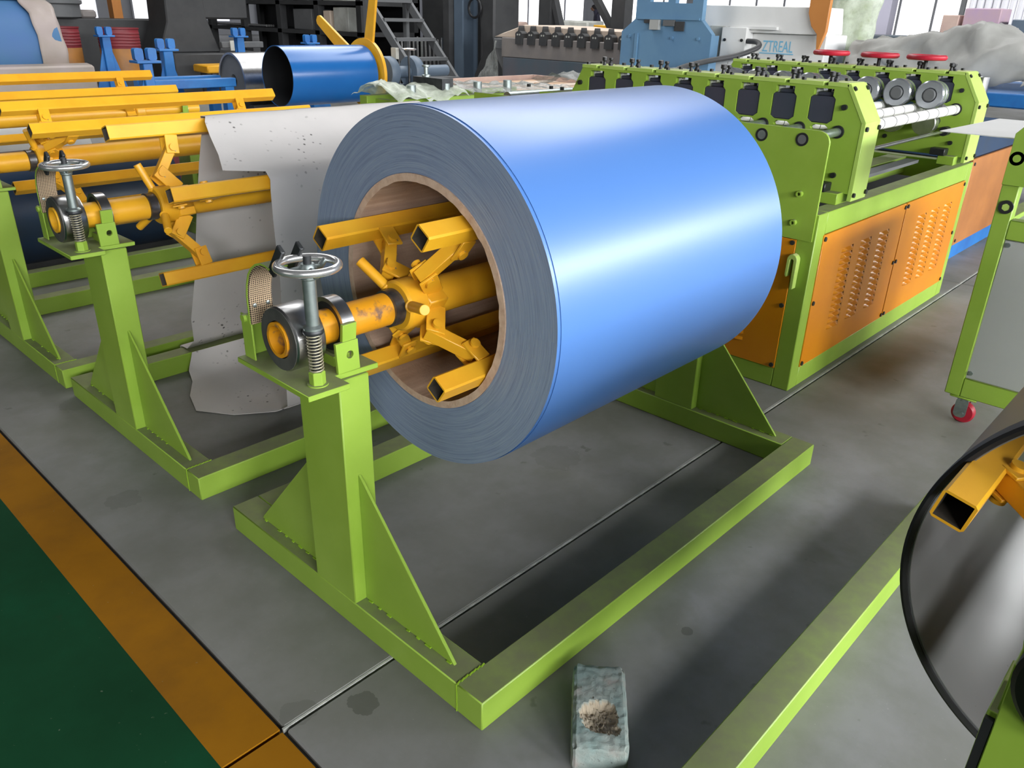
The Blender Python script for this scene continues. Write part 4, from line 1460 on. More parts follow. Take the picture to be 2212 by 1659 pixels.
# hose from the control box down to the roll former
pts = []
ctrl = [(6.20, 2.96, 1.165), (6.12, 2.82, 1.16), (6.02, 2.76, 1.12), (5.85, 2.86, 1.055), (5.5, 2.95, 1.01), (5.0, 2.85, 0.98), (4.4, 2.6, 0.95), (4.0, 2.42, 0.93)]
for i in range(len(ctrl) - 1):
    p0, p1, p2, p3 = (Vector(ctrl[max(i - 1, 0)]), Vector(ctrl[i]), Vector(ctrl[i + 1]), Vector(ctrl[min(i + 2, len(ctrl) - 1)]))
    for k_ in range(8):
        s_ = k_ / 8
        pts.append(0.5 * ((2 * p1) + (p2 - p0) * s_ + (2 * p0 - 5 * p1 + 4 * p2 - p3) * s_ ** 2 + (3 * p1 - p0 - 3 * p2 + p3) * s_ ** 3))
o = MB().pipe(pts, 0.022, 10).build('hydraulic_hose', 'dark_iron', None, loc=(6.2, 2.96, 1.16), smooth=60)
tag(o, 'thick dark hose curving from the white control box', 'hose')

MB().prism([(2.437, 1.75), (2.254, 1.75), (2.256, 1.26), (2.31, 1.09), (2.33, 1.24), (2.39, 1.30), (2.43, 1.40)], 'x', 6.19, 6.235).build('orange_bracket', 'orange_post', t, bev=0.004)
# film wrapped column
t = thing('wrapped_column', 'tall green column wrapped in shiny clear film beside the tarpaulin', 'column', (7.0, 2.39, 0))
MB().box(6.95, 7.15, 2.28, 2.50, 0, 2.2).build('column_core', 'green_pale_lit', t)


def colf(u, v):
    a = 2 * PI * u
    r = 0.185 + 0.03 * math.sin(3 * a) + 0.02 * math.sin(7 * v * 3)
    return (7.05 + r * math.cos(a), 2.39 + (r + 0.01 - .03 * v) * math.sin(a), 0.02 + 2.2 * v)


shell(crumple('c', 36, 30, colf, 0.025, 7, seed=5).build('film_wrap', 'film_green', t, smooth=70), 0.001)

# ------------------------------------------------------------------ covered machine with a row of gate bolts
t = thing('leveller', 'dark teal machine with beige cover and a row of small peaked caps', 'machine', (8.0, 6.8, 0))
MB().box(8.0, 9.3, 5.0, 7.75, 0.0, 0.78).build('body', 'teal_dark', t, bev=0.01)
MB().box(8.02, 9.2, 5.0, 7.80, 0.78, 1.04).build('upper_body', 'olive_grey', t, bev=0.01)
MB().box(8.06, 9.15, 7.66, 8.0, 0.88, 1.02).build('end_block', 'mid_grey', t, bev=0.01)
MB().prism([(5.0, 1.04), (8.05, 1.04), (7.85, 1.10), (7.45, 1.21), (7.0, 1.205), (6.6, 1.185), (5.0, 1.165)], 'x', 8.12, 9.1).build('beige_cover', 'beige', t, bev=0.01)
for i in range(11):
    yy = 7.433 - 0.2234 * i
    cp_ = MB().prism([(yy - 0.062, 0.96), (yy + 0.062, 0.96), (yy + 0.062, 1.10), (yy + 0.045, 1.118), (yy + 0.012, 1.132), (yy, 1.20), (yy - 0.012, 1.132), (yy - 0.045, 1.118), (yy - 0.062, 1.10)], 'x', 7.985, 8.10)
    o = cp_.build('peaked_cap', 'dark_iron', t, smooth=0)
    d_ = MB()
    for s_ in (-1, 1):
        d_.cyl((7.982, yy + s_ * 0.02, 1.085), (7.986, yy + s_ * 0.02, 1.085), 0.012, 10)
    d_.build('cap_screws', 'light_box', o)['kind'] = 'stuff'
o = crumple('fl', 22, 18, lambda u, v: (7.86 + 0.1 * u, 7.72 + 0.55 * u * (1 - 0.75 * v), 0.36 + 0.62 * v), 0.05, 5, seed=3).build('plastic_film', 'film', None, loc=(7.9, 7.9, 0.36), smooth=70)
shell(tag(o, 'dusty film hanging off the end of the dark teal machine', 'plastic film'), 0.0004)

# ------------------------------------------------------------------ crate of boards and film-wrapped small machine
t = thing('crate', 'open pinkish wooden crate of boards beyond the blue coil', 'crate', (5.3, 5.1, 0))
cz = 0.60
MB().box(4.8, 6.6, 4.75, 4.79, cz - 0.09, cz + 0.06).build('crate_side', 'pink_board', t)
MB().box(4.8, 6.6, 5.85, 5.89, cz - 0.09, cz + 0.10).build('crate_side', 'pink_board', t)
MB().box(4.8, 4.84, 4.79, 5.85, cz - 0.09, cz + 0.10).build('crate_end', 'pink_board', t)
MB().box(6.56, 6.6, 4.79, 5.85, cz - 0.09, cz + 0.10).build('crate_end', 'pink_board', t)
for i in range(5):
    MB().box(5.1, 6.55, 4.80 + 0.21 * i, 4.99 + 0.21 * i, cz + 0.0, cz + 0.05 + 0.006 * (i % 2)).build('board', 'beige' if i % 2 else 'wood', t)
MB().box(4.84, 6.56, 4.79, 5.85, cz - 0.09, cz - 0.06).build('crate_floor', 'pink_board', t)
for xx in (4.85, 5.65, 6.45):
    MB().box(xx, xx + 0.1, 4.8, 5.85, 0.0, cz - 0.09).build('bearer', 'wood', t)
for i, (xx, yy) in enumerate(((5.55, 5.0), (5.75, 5.0))):
    o = MB().box(xx, xx + 0.10, yy, yy + 0.10, cz + 0.057, cz + 0.094).build('wood_offcut', 'wood', None, loc=(xx, yy, cz + 0.057), bev=0.003)
    tag(o, 'small wooden offcut lying on the boards of the pinkish crate', 'wood block', 'offcuts on the crate boards')

t = thing('guide_stand', 'small green stand under clumps of clear film behind the blue coil', 'machine', (2.6, 3.6, 0))
for i in range(3):
    MB().box(2.62 + 0.42 * i, 2.66 + 0.42 * i, 3.40, 3.75, 0.0, 0.80).build('leg', 'green', t)
MB().box(2.55, 4.0, 3.38, 3.46, 0.74, 0.82).build('beam', 'green', t, bev=0.003)
MB().box(2.55, 4.0, 3.70, 3.78, 0.74, 0.82).build('beam', 'green', t, bev=0.003)
for i in range(4):
    MB().cyl((2.7 + 0.3 * i, 3.42, 0.82), (2.7 + 0.3 * i, 3.42, 0.90), 0.03, 16).build('guide_roller', 'zinc', t)
MB().box(2.95, 3.05, 3.40, 3.70, 0.82, 0.93).build('clamp_block', 'dark_steel', t)
MB().lathe([(0.03, 0), (0.03, 0.01), (0.015, 0.015), (0.015, 0.06), (0.028, 0.065), (0.028, 0.075)], (3.0, 3.62, 0.93), (0, 0, 1), 18).build('clamp_knob', 'zinc', t)
shell(crumple('a', 30, 16, lambda u, v: (2.5 + 0.62 * u, 3.32 + 0.5 * v, 0.80 + 0.08 * math.sin(PI * v) + .02 * math.sin(9 * u)), 0.035, 9, seed=1).build('film_clump', 'film_green', t, smooth=70), 0.001)
shell(crumple('a', 44, 16, lambda u, v: (3.12 + 1.1 * u, 3.3 + 0.5 * v, 0.82 + 0.06 * math.sin(PI * v) * (1.1 - u)), 0.03, 9, seed=4).build('film_clump', 'film', t, smooth=70), 0.001)

# ------------------------------------------------------------------ far decoiler with three flat yellow arms and blue sleeve coil
t = thing('decoiler', 'far grey-blue decoiler with three flat yellow retaining arms', 'machine', (4.6, 6.3, 0))
c_ = (4.48, 6.30, 0.75)
ar = MB()
arm_o = []
for a in (125, 62, 325, 200):
    a = R(a)
    e = Vector((0, -math.cos(a), math.sin(a)))
    tt = Vector((0, math.sin(a), math.cos(a)))
    if a > R(300):
        continue
for a, L, w0, w1 in ((148, 0.95, 0.085, 0.05), (76, 0.86, 0.075, 0.05), (-20, 0.34, 0.075, 0.05)):
    a = R(a)
    e = Vector((0, -math.cos(a), math.sin(a)))
    tt = Vector((0, math.sin(a), math.cos(a)))
    P0 = Vector(c_)
    pts2 = [P0 + e * 0.12 + tt * w0, P0 + e * (L - 0.03) + tt * w1, P0 + e * L + tt * w1 * 0.5, P0 + e * L - tt * w1 * 0.5, P0 + e * (L - 0.03) - tt * w1, P0 + e * 0.12 - tt * w0]
    vv = pts2 + [p_ + Vector((0.03, 0, 0)) for p_ in pts2]
    n6 = 6
    ff = [tuple(range(6)), tuple(range(11, 5, -1))] + [(i, (i + 1) % 6, 6 + (i + 1) % 6, 6 + i) for i in range(6)]
    MB().add(vv, ff).build('retaining_arm', 'yellow', t, bev=0.004)
MB().lathe([(0.08, 0), (0.335, 0), (0.335, 0.035), (0.08, 0.035)], (4.47, 6.30, 0.75), (1, 0, 0), 64, closed=True).build('retaining_ring', 'yellow', t)
MB().cyl((4.3, 6.30, 0.75), (5.6, 6.30, 0.75), 0.06, 24).build('shaft', 'blue_grey', t)
for xx in (4.72, 5.05):
    MB().lathe([(0.06, 0), (0.15, 0), (0.16, 0.02), (0.16, 0.09), (0.15, 0.11), (0.06, 0.11)], (xx, 6.30, 0.75), (1, 0, 0), 40, closed=True).build('flange_bearing', 'blue_grey', t)
MB().box(4.74, 5.2, 6.15, 6.45, 0.0, 0.62).build('pedestal', 'blue_grey', t, bev=0.01)
MB().box(4.4, 5.6, 5.9, 6.7, 0.0, 0.08).build('base', 'blue_grey', t, bev=0.01)
o = MB().torus((4.95, 6.16, 0.98), (0, 0, 1), 0.075, 0.008, 30, 8).build('handwheel', 'chrome', t)
MB().cyl((4.95, 6.16, 0.60), (4.95, 6.16, 0.985), 0.012, 12).build('spindle', 'dark_steel', t)
MB().box(4.86, 4.90, 6.26, 6.34, 0.88, 0.99).build('bracket', 'light_box', t)
t = thing('steel_coil', 'thin sleeve of glossy blue sheet with black inside on yellow-armed decoiler', 'coil', (3.46, 6.30, 0.75))
MB().tube((3.46, 6.30, 0.75), (4.44, 6.30, 0.75), 0.272, 0.2685, 96).build('outer_turn', 'far_blue', t)
MB().tube((3.462, 6.30, 0.75), (4.438, 6.30, 0.75), 0.2683, 0.262, 96).build('inner_turn', 'black', t)

t = thing('steel_coil', 'silver bare steel sleeve coil beyond the glossy blue sleeve', 'coil', (3.40, 7.15, 0.66))
MB().tube((3.45, 7.15, 0.66), (4.3, 7.15, 0.66), 0.265, 0.245, 80).build('outer_turn', 'steel', t)
MB().lathe([(0.06, 0.0), (0.244, 0.0), (0.244, 0.8), (0.06, 0.8)], (3.47, 7.15, 0.66), (1, 0, 0), 64, closed=True).build('wound_sheet', 'mid_grey', t)
MB().box(3.55, 4.2, 6.95, 7.35, 0.0, 0.43).build('cradle', 'dark_iron', t)


# blue stands on the left
def ear_post(t, x, y, h, w=0.10):
    MB().box(x - w / 2, x + w / 2, y - w / 2, y + w / 2, 0.0, h).build('post', 'blue_bright', t, bev=0.006)
    MB().prism([(x - w / 2 - 0.24, 0.0), (x - w / 2, 0.0), (x - w / 2, h - 0.12)], 'y', y - 0.006, y + 0.006).build('gusset', 'blue_bright', t)
    MB().prism([(x + w / 2 + 0.24, 0.0), (x + w / 2, 0.0), (x + w / 2, h - 0.12)], 'y', y - 0.006, y + 0.006).build('gusset', 'blue_bright', t)
    MB().box(x - 0.10, x + 0.10, y - 0.08, y + 0.08, h, h + 0.02).build('cap_plate', 'blue_bright', t, bev=0.003)
    for s_ in (-1, 1):
        MB().prism(rrect(x + s_ * 0.055 - 0.036, x + s_ * 0.055 + 0.036, h + 0.02, h + 0.115, 0.02, 4), 'y', y - 0.03, y + 0.03).build('cradle_ear', 'blue_bright', t)


t = thing('coil_stand', 'bright blue coil stand with two cradle posts beside the silver sleeve', 'stand', (4.0, 8.6, 0))
ear_post(t, 3.06, 7.70, 0.92)
ear_post(t, 4.97, 9.68, 0.98)
for (p_, q_) in (((2.95, 7.75), (4.75, 9.62)), ((3.35, 7.55), (5.15, 9.45))):
    a_, b2_ = Vector((p_[0], p_[1], 0.05)), Vector((q_[0], q_[1], 0.05))
    MB().obox((a_ + b2_) / 2, b2_ - a_, Vector((0, 0, 1)).cross(b2_ - a_), (0, 0, 1), (b2_ - a_).length / 2, 0.05, 0.05).build('base_rail', 'blue_bright', t, bev=0.006)
t = thing('coil_stand', 'single blue cradle post in front of the red and orange drums', 'stand', (3.45, 10.2, 0))
ear_post(t, 3.45, 10.2, 0.97)
t = thing('coil_stand', 'short blue cradle post between the drums and the two-post blue stand', 'stand', (2.20, 6.22, 0))
ear_post(t, 2.20, 6.22, 0.90, 0.08)
t = thing('coil_stand', 'single blue cradle post under the dark rack behind the silver sleeve', 'stand', (5.62, 9.0, 0))
ear_post(t, 5.62, 9.0, 0.92)

t = thing('long_frame', 'low azure frame of long beams standing before the two-post blue stand', 'frame', (3.2, 7.2, 0))
for yy, xa, xb2 in ((6.9, 2.55, 3.36), (7.28, 2.55, 3.4)):
    MB().box(xa, xb2, yy, yy + 0.10, 0.625, 0.705).build('beam', 'blue_bright', t, bev=0.006)
    for xx in (xa + 0.03, xb2 - 0.12):
        MB().box(xx, xx + 0.09, yy + 0.005, yy + 0.095, 0.0, 0.625).build('leg', 'blue_bright', t)
MB().box(2.56, 2.66, 7.0, 7.28, 0.63, 0.70).build('cross_beam', 'blue_bright', t)

t = thing('tool_chest', 'dark red tool chest with a green door strip on the floor behind yellow mandrels', 'chest', (1.9, 4.95, 0))
MB().box(1.62, 2.2, 4.9, 5.0, 0.03, 0.46).build('body', 'drum_red', t, bev=0.006)
MB().box(1.80, 1.96, 4.885, 4.9, 0.05, 0.44).build('door', 'green', t, bev=0.002)
for xx in (1.65, 2.12):
    MB().box(xx, xx + 0.05, 4.91, 4.99, 0.0, 0.03).build('foot', 'black', t)

# drums
for i, (xx, yy) in enumerate(((3.85, 12.95), (4.55, 12.5))):
    t = thing('steel_drum', ('red drum with orange base beside the paper-wrapped blue coil' if i == 0 else 'red drum with orange base beside the dark slanted machine'), 'drum', (xx, yy, 0))
    MB().lathe([(0.28, 0.0), (0.29, 0.01), (0.29, 0.40), (0.285, 0.41)], (xx, yy, 0.33), (0, 0, 1), 40).build('lower_shell', 'drum_orange', t)
    pr_ = [(0.288, 0.74)]
    for k_ in range(5):
        z_ = 0.78 + k_ * 0.042
        pr_ += [(0.288, z_ - 0.012), (0.296, z_), (0.288, z_ + 0.012)]
    pr_ += [(0.288, 1.0), (0.298, 1.01), (0.298, 1.025), (0.27, 1.02)]
    MB().lathe(pr_, (xx, yy, 0), (0, 0, 1), 40).build('upper_shell', 'drum_red', t)
    MB().box(xx - 0.35, xx + 0.35, yy - 0.35, yy + 0.35, 0.0, 0.33).build('pallet_base', 'dark_iron', t)

# paper wrapped coil on the far left
t = thing('wrapped_coil', 'big blue coil in torn greyish wrapping on a padded skid', 'coil', (1.6, 10.1, 0))
M['coil_far'] = plain('matt_blue_sheet', srgb(62, 100, 150), 0.6, c2=srgb(56, 104, 140), nscale=1.5)
MB().lathe([(0.58, 0.0), (0.58, 2.42), (0.25, 2.42), (0.25, 0)], (0.3, 10.1, 0.80), (1, 0, 0), 64, closed=True).build('wound_sheet', 'coil_far', t)


def wrapf(u, v):
    a = R(-60 + 300 * u)
    return (2.46 + 0.30 * v, 10.1 - 0.61 * math.cos(a) * (1 - 0.05 * v), 0.80 + 0.61 * math.sin(a) * (1 - 0.05 * v))


shell(crumple('w', 50, 8, wrapf, 0.035, 5, seed=6).build('torn_wrapping', 'wrap', t, smooth=70), 0.003)
shell(crumple('w', 40, 8, lambda u, v: (0.3 + 2.3 * u, 10.1 - 0.60 * math.cos(R(68 + 50 * v)), 0.80 + 0.60 * math.sin(R(68 + 50 * v))), 0.03, 5, seed=2).build('torn_wrapping', 'wrap', t, smooth=70), 0.003)
MB().box(0.2, 3.0, 9.3, 10.8, 0.12, 0.24).build('skid', 'wrap', t, bev=0.01)
MB().prism([(9.32, 0.24), (9.34, 0.70), (9.52, 0.72), (9.62, 0.45), (9.8, 0.30), (9.9, 0.24)], 'x', 0.2, 2.95).build('padding', 'wrap', t, bev=0.02)
for xx in (0.4, 1.5, 2.7):
    MB().box(xx, xx + 0.12, 9.35, 10.75, 0.0, 0.12).build('skid_bearer', 'wood', t)

# ------------------------------------------------------------------ dark racks, stair, columns
t = thing('storage_rack', 'dark steel rack loaded with pale boxes and long bars behind the coils', 'rack', (9.0, 13.0, 0))
for yy in (11.6, 12.9, 14.2, 15.6, 17.0):
    for xx in (8.4, 9.6):
        MB().box(xx, xx + 0.14, yy, yy + 0.14, 0, 3.0).build('upright', 'dark_iron', t)
for zz in (0.35, 0.92, 1.42, 2.2):
    MB().box(8.4, 9.74, 11.6, 17.14, zz, zz + 0.07).build('shelf', 'dark_iron', t)
MB().box(9.7, 9.74, 11.6, 17.14, 0, 3.0).build('back_sheet', 'black', t)
zs = (0.99, 1.49)
for i, (yy, w_, zz, h_, mt) in enumerate(((12.05, 0.45, 1.0, 0.40, 'light_box'), (12.6, 0.22, 1.0, 0.34, 'beige'), (13.2, 0.62, 1.0, 0.36, 'mid_grey'), (14.4, 0.5, 1.49, 0.4, 'mid_grey'), (12.2, 0.6, 1.49, 0.5, 'light_box'), (13.3, 0.5, 1.49, 0.4, 'mid_grey'))):
    zb_ = 0.99 if zz < 1.2 else 1.49
    o = MB().box(8.45, 8.9, yy, yy + w_, zb_, zb_ + h_).build('storage_box', mt, None, loc=(8.7, yy, zb_), bev=0.01)
    lab = ['pale grey box on the rack next to the yellow arm', 'narrow cream box on the rack beside a pale grey box', 'wide mid grey box on the dark rack shelf',
           'mid grey carton on the upper rack shelf', 'large pale carton on the upper rack shelf', 'square mid grey carton on the upper rack shelf beside pale carton'][i]
    tag(o, lab, 'box')
for i in range(4):
    o = MB().cyl((8.50 + 0.05 * i, 14.9, 1.025), (8.50 + 0.05 * i, 16.9, 1.025), 0.022, 12).build('steel_bar', 'chrome', None, loc=(8.5, 15.9, 1.0))
    tag(o, 'bright round steel bar lying on the dark rack', 'bar', 'bars on the rack')

t = thing('milling_machine', 'dark bulky machine with slanted column beside the rack', 'machine', (5.9, 13.4, 0))
MB().box(5.6, 7.4, 13.0, 14.2, 0.0, 0.62).build('bed', 'dark_iron', t, bev=0.02)
MB().prism([(5.5, 0.62), (6.6, 0.62), (6.4, 1.2), (6.35, 2.4), (5.75, 2.4), (5.7, 1.1)], 'y', 13.3, 14.0).build('column', 'dark_iron', t, bev=0.02)
MB().box(6.35, 7.2, 13.3, 13.9, 1.15, 1.7).build('head', 'dark_iron', t, bev=0.03)
MB().box(6.5, 7.3, 13.05, 13.15, 0.70, 0.80).build('table', 'mid_grey', t, bev=0.01)
MB().box(6.62, 6.74, 12.98, 13.0, 0.66, 0.82).build('name_plate', 'light_box', t)
t = thing('hand_truck', 'low yellow pallet truck parked in front of the dark machine', 'truck', (6.0, 12.4, 0))
MB().box(5.75, 6.5, 12.2, 12.7, 0.36, 0.48).build('deck', 'yellow', t, bev=0.02)
MB().box(6.5, 6.75, 12.38, 12.48, 0.40, 0.46).build('handle', 'yellow', t, bev=0.01)
for (xx, yy) in ((5.85, 12.25), (6.35, 12.25), (5.85, 12.6), (6.35, 12.6)):
    MB().box(xx, xx + 0.08, yy, yy + 0.06, 0.0, 0.36).build('leg', 'dark_iron', t)

M['stair_grey'] = plain('dull_grey_paint', srgb(92, 94, 96), 0.6)
t = thing('platform_stair', 'grey steel stair with open treads leading up to a platform', 'stair', (9.0, 11.0, 0))
P0, P1 = Vector((7.2, 8.2, 0.06)), Vector((7.2, 10.32, 2.12))
d_ = (P1 - P0)
nn_ = Vector((0, -d_.z, d_.y)).normalized()
for xx in (7.1, 7.85):
    a_, b2_ = P0.copy(), P1.copy()
    a_.x = b2_.x = xx
    MB().obox((a_ + b2_) / 2, d_, (1, 0, 0), nn_, d_.length / 2, 0.025, 0.06).build('stringer', 'stair_grey', t)
    MB().box(xx - 0.03, xx + 0.03, 9.67, 9.75, 0, 1.5).build('support', 'stair_grey', t)
for i in range(8):
    p_ = P0 + d_ * ((i + 0.5) / 8)
    MB().box(7.1, 7.85, p_.y - 0.11, p_.y + 0.11, p_.z - 0.015, p_.z + 0.03).build('tread', 'stair_grey', t)
MB().box(7.0, 8.2, 10.25, 11.4, 2.10, 2.17).build('platform', 'dark_iron', t)
for i in range(12):
    o = MB().cyl((9.15, 10.3 + 0.11 * i, 0.0), (9.15, 10.3 + 0.11 * i + 0.03, 0.95 - 0.03 * (i % 3)), 0.018, 8).build('threaded_rod', 'steel', None, loc=(9.15, 10.3 + 0.11 * i, 0))
    tag(o, 'thin steel rod standing upright beneath the grey stair', 'rod', 'rods under the stair')
o = MB().box(9.7, 9.95, 9.95, 11.5, 0, 2.4).build('dark_cabinet', 'dark_iron', None, loc=(9.8, 10.5, 0), bev=0.02)
tag(o, 'tall dark cabinet standing behind the grey stair', 'cabinet')

t = thing('steel_column', 'blue-grey H-section hall column beside the stair', 'column', (9.0, 9.8, 0))
MB().box(9.0, 9.03, 9.66, 9.86, 0, 7.5).build('flange', 'blue_grey', t)
MB().box(9.03, 9.33, 9.74, 9.78, 0, 7.5).build('web', 'blue_grey', t)
MB().box(9.33, 9.36, 9.66, 9.86, 0, 7.5).build('flange', 'blue_grey', t)
MB().box(8.9, 9.05, 9.88, 10.02, 0, 7.5).build('stiffener', 'dark_iron', t)
t = thing('robot_cell', 'dark hulking machine column with bulging base next to the hall column', 'machine', (9.2, 9.1, 0))
MB().prism([(9.45, 0.0), (8.75, 0.0), (8.80, 0.55), (8.95, 0.75), (9.02, 1.0), (9.03, 2.6), (9.40, 2.6), (9.36, 1.2), (9.30, 0.75), (9.5, 0.4)], 'x', 9.1, 9.7).build('column', 'dark_iron', t, bev=0.03)
MB().torus((9.05, 9.42, 1.42), (1, 0, 0), 0.14, 0.02, 30, 8).build('cable_loop', 'black', t)
o = MB().box(10.0, 10.6, 9.1, 9.75, 0.30, 1.15).build('plastic_tank', 'white', None, loc=(10.3, 9.4, 0.0), bev=0.08, seg=3)
tag(o, 'rounded white plastic tank behind the dark machine column', 'tank')
o = MB().box(10.0, 10.6, 9.1, 9.75, 0.0, 0.30).build('tank_base', 'dark_iron', None, loc=(10.3, 9.4, 0.0), bev=0.01)
tag(o, 'dark block under the rounded white tank', 'base')
for (yy, yb, lb) in ((8.40, 8.05, 'dark braced hall column near the small white machines'), (6.95, 7.35, 'wide dark braced hall column near the standing person')):
    t = thing('braced_column', lb, 'column', (9.6, yy, 0))
    MB().box(9.6, 9.8, yy - 0.12, yy + 0.12, 0, 7.5).build('post', 'dark_iron', t)
    a_, b2_ = Vector((9.7, yb, 0.95)), Vector((9.7, yy if yb < yy else yy + 0.05, 1.9))
    if yb > yy:
        a_, b2_ = Vector((9.7, yy + 0.1, 1.1)), Vector((9.7, yy + 0.75, 1.9))
    dd_ = b2_ - a_
    MB().obox((a_ + b2_) / 2, dd_, (1, 0, 0), Vector((0, -dd_.z, dd_.y)), dd_.length / 2, 0.06, 0.04).build('brace', 'dark_iron', t)
    MB().box(9.55, 9.85, yy - 0.3, yy + 0.3, 0.0, 0.12).build('foot', 'dark_iron', t)

# machines on the bright far side
for i, (xx, yy, w_, h_, mt, lb) in enumerate(((13.0, 11.3, 0.7, 1.15, 'white', 'small white machine cabinet in front of far windows'),
                                               (13.2, 12.6, 0.8, 1.2, 'pink_board', 'stack of pinkish wrapped parts near far windows'),
                                               (15.0, 11.8, 1.2, 1.25, 'light_box', 'pale low machine far back below the windows'),
                                               (16.0, 8.8, 1.0, 1.15, 'light_box', 'pale grey bench far back beside the standing person'))):
    t = thing('far_machine', lb, 'machine', (xx, yy, 0))
    MB().box(xx, xx + 0.8, yy, yy + w_, 0.0, h_ - 0.35).build('cabinet', mt, t, bev=0.02)
    MB().box(xx + 0.05, xx + 0.7, yy + 0.06, yy + w_ - 0.1, h_ - 0.35, h_).build('head', mt, t, bev=0.04)
    MB().box(xx - 0.01, xx, yy + 0.1, yy + w_ * 0.5, h_ - 0.75, h_ - 0.45).build('door', 'mid_grey', t)
o = MB().box(11.0, 11.3, 8.0, 8.5, 1.15, 1.21).build('yellow_tray', 'yellow', None, loc=(11.1, 8.2, 1.15), bev=0.01)
tag(o, 'small orange-yellow tray on a far machine top', 'tray')
o = MB().box(10.9, 11.7, 7.7, 8.7, 0.0, 1.15).build('far_bench', 'mid_grey', None, loc=(11.2, 8.2, 0.0), bev=0.02)
tag(o, 'grey bench carrying the small orange-yellow tray', 'bench')

# items on the far right by the windows
t = thing('control_desk', 'dark slate workbench carrying mauve and pink boxes', 'bench', (11.0, 3.0, 0))
MB().box(11.0, 11.8, 0.6, 4.0, 1.08, 1.20).build('top', 'teal_dark', t, bev=0.01)
for yy in (0.8, 2.3, 3.7):
    MB().box(11.1, 11.7, yy, yy + 0.12, 0, 1.08).build('leg', 'dark_iron', t)
for i, (yy, w_, h_, mt, lb) in enumerate(((2.25, 0.42, 0.34, 'mauve', 'mauve box standing on the dark slate bench'), (2.72, 0.2, 0.26, 'pink_board', 'small pink carton on the dark slate bench'), (1.75, 0.36, 0.22, 'blue_grey', 'grey-blue case on the dark slate bench'))):
    if 'mauve' not in M:
        M['mauve'] = plain('mauve_card', srgb(176, 150, 176), 0.7, c2=srgb(184, 158, 160), nscale=3)
    o = MB().box(11.15, 11.6, yy, yy + w_, 1.20, 1.20 + h_).build('carton', mt, None, loc=(11.3, yy, 1.20), bev=0.01)
    tag(o, lb, 'box')
t = thing('strip_curtain', 'pale ribbed strip curtain hanging behind the grey tarpaulin', 'curtain', (13.0, 2.6, 0))
M['curtain'] = plain('pale_curtain', srgb(226, 226, 232), 0.7)
for i in range(16):
    yy = 1.55 + i * 0.105
    MB().lathe([(0.05, 0), (0.05, 3.0)], (13.0, yy, 0.6), (0, 0, 1), 10).build('strip', 'curtain', t)
MB().box(12.95, 13.05, 1.45, 3.3, 3.6, 3.68).build('rail', 'mid_grey', t)
for leg_y in (1.48, 3.22):
    MB().box(12.96, 13.04, leg_y, leg_y + 0.06, 0, 3.6).build('rail_post', 'mid_grey', t)
for yy, lb in ((4.35, 'grey-lilac window pillar beside the small pink carton'), (0.9, 'grey-lilac window pillar beside the pale ribbed curtain')):
    o = MB().box(13.2, 13.45, yy, yy + 0.28, 0, 4).build('window_pillar', 'blue_grey_l', None, loc=(13.3, yy, 0)) if 'blue_grey_l' in M else None
    if o is None:
        M['blue_grey_l'] = plain('lilac_grey_paint', srgb(176, 174, 190), 0.6)
        o = MB().box(13.2, 13.45, yy, yy + 0.28, 0, 4).build('window_pillar', 'blue_grey_l', None, loc=(13.3, yy, 0))
    tag(o, lb, 'pillar')

# machine parts seen over the left rows
t = thing('gear_unit', 'round grey gear unit on a dark bench over the red drums', 'machine', (5.0, 15.0, 0))
MB().box(3.6, 6.6, 14.25, 15.05, 0.0, 1.12).build('bench', 'dark_iron', t, bev=0.02)
MB().lathe([(0.36, 0), (0.40, 0.02), (0.40, 0.20), (0.44, 0.22), (0.44, 0.27), (0.2, 0.30)], (4.4, 14.55, 1.12), (0, 0, 1), 36).build('gear_case', 'mid_grey', t)
MB().box(4.75, 5.0, 14.35, 14.75, 1.12, 1.25).build('motor', 'olive_grey', t, bev=0.03)
o = MB().lathe([(0.06, 0), (0.06, 0.02), (0.05, 0.03), (0.04, 0.10), (0.05, 0.16), (0.07, 0.19)], (6.1, 14.5, 1.12), (0, 0, 1), 20).build('metal_flask', 'zinc', None, loc=(6.1, 14.5, 1.12))
tag(o, 'small grey metal flask standing on the dark bench', 'flask')
o = MB().box(5.5, 5.66, 14.9, 15.1, 1.12, 2.4).build('machine_post', 'orange_post', None, loc=(5.5, 14.9, 1.12))
tag(o, 'orange upright post rising from the dark bench over the drums', 'post')

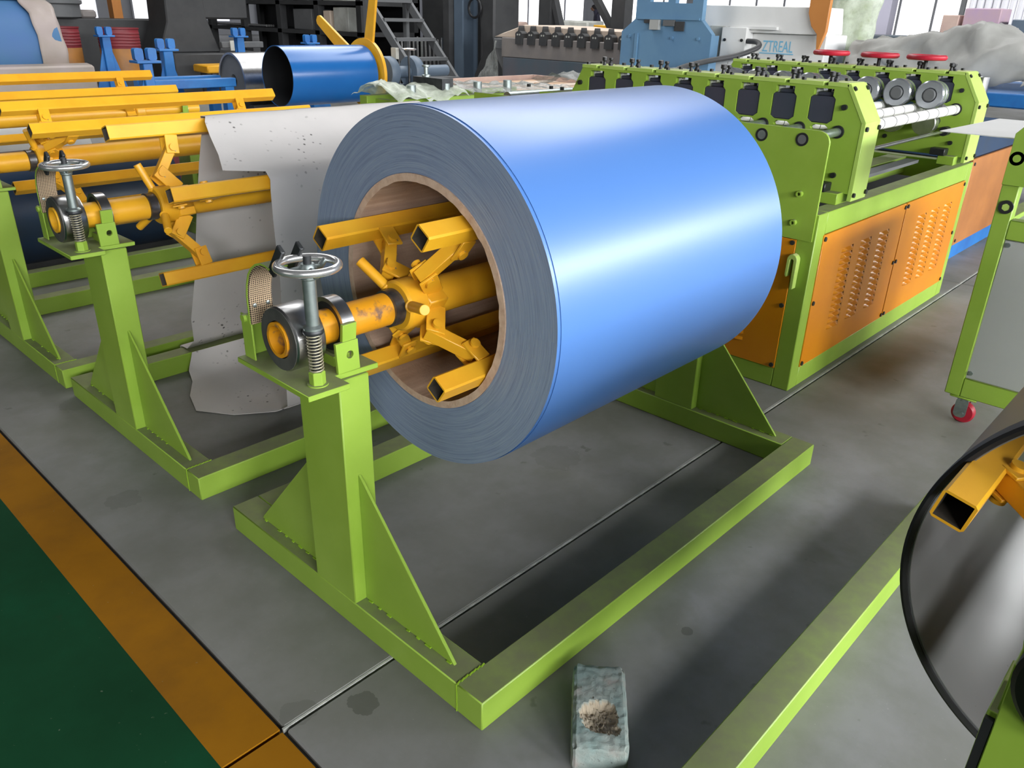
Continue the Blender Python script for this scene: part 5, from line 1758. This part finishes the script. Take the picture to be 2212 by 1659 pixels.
# ------------------------------------------------------------------ far person
pl = Vector((-0.8224, -0.8268, 0)) + Vector((0.826, 0.563, 0)).normalized() * 0
pl = Vector((21.9, 16.9, 0))
me = bpy.data.meshes.new('person')
J = {'pel': (0, 0, 0.93, .15), 'sp': (0.02, 0, 1.12, .145), 'ch': (0.05, 0, 1.33, .165), 'nk': (0.09, 0, 1.48, .06), 'hd': (0.14, 0, 1.60, .10), 'ht': (0.15, 0, 1.69, .085),
     'kl': (0.03, 0.10, 0.50, .075), 'al': (-0.02, 0.11, 0.09, .05), 'tl': (0.12, 0.12, 0.04, .045), 'hl': (0, 0.09, 0.88, .10),
     'kr': (0.03, -0.10, 0.50, .075), 'ar': (-0.02, -0.11, 0.09, .05), 'tr': (0.12, -0.12, 0.04, .045), 'hr': (0, -0.09, 0.88, .10),
     'sl': (0.05, 0.19, 1.40, .07), 'el': (0.06, 0.25, 1.14, .05), 'wl': (0.22, 0.20, 0.98, .04), 'fl': (0.30, 0.18, 0.95, .035),
     'sr': (0.05, -0.19, 1.40, .07), 'er': (0.06, -0.25, 1.14, .05), 'wr': (0.22, -0.20, 0.98, .04), 'fr': (0.30, -0.18, 0.95, .035)}
E_ = [('pel', 'sp'), ('sp', 'ch'), ('ch', 'nk'), ('nk', 'hd'), ('hd', 'ht'), ('pel', 'hl'), ('hl', 'kl'), ('kl', 'al'), ('al', 'tl'), ('pel', 'hr'), ('hr', 'kr'), ('kr', 'ar'), ('ar', 'tr'),
      ('ch', 'sl'), ('sl', 'el'), ('el', 'wl'), ('wl', 'fl'), ('ch', 'sr'), ('sr', 'er'), ('er', 'wr'), ('wr', 'fr')]
ks = list(J)
me.from_pydata([J[k_][:3] for k_ in ks], [(ks.index(a), ks.index(b)) for a, b in E_], [])
ob = bpy.data.objects.new('person', me)
COL.objects.link(ob)
sk = ob.modifiers.new('skin', 'SKIN')
for i, k_ in enumerate(ks):
    me.skin_vertices[0].data[i].radius = (J[k_][3], J[k_][3])
me.skin_vertices[0].data[0].use_root = True
ob.modifiers.new('sub', 'SUBSURF').levels = 2
ob.modifiers['sub'].render_levels = 2
me.materials.append(M['cloth_dark'])
ob.location = pl
ob.rotation_euler = (0, 0, R(140))
tag(ob, 'person in dark work clothes standing far back by bright windows', 'person')
hr = MB().lathe([(0.03, 0.06), (0.085, 0.045), (0.112, 0.0), (0.108, -0.05), (0.09, -0.08)], (0.135, 0, 1.65), (0, 0, 1), 20).build('hair', 'hair', ob, local=True)
fcm = MB().lathe([(0.02, -0.06), (0.06, -0.05), (0.078, 0.0), (0.07, 0.05), (0.03, 0.07)], (0.185, 0, 1.58), (0, 0, 1), 18)
fcm.obox((0.268, 0, 1.585), (1, 0, 0), (0, 1, 0), (0, 0, 1), 0.012, 0.012, 0.02)
fcm.build('face', 'skin', ob, local=True)
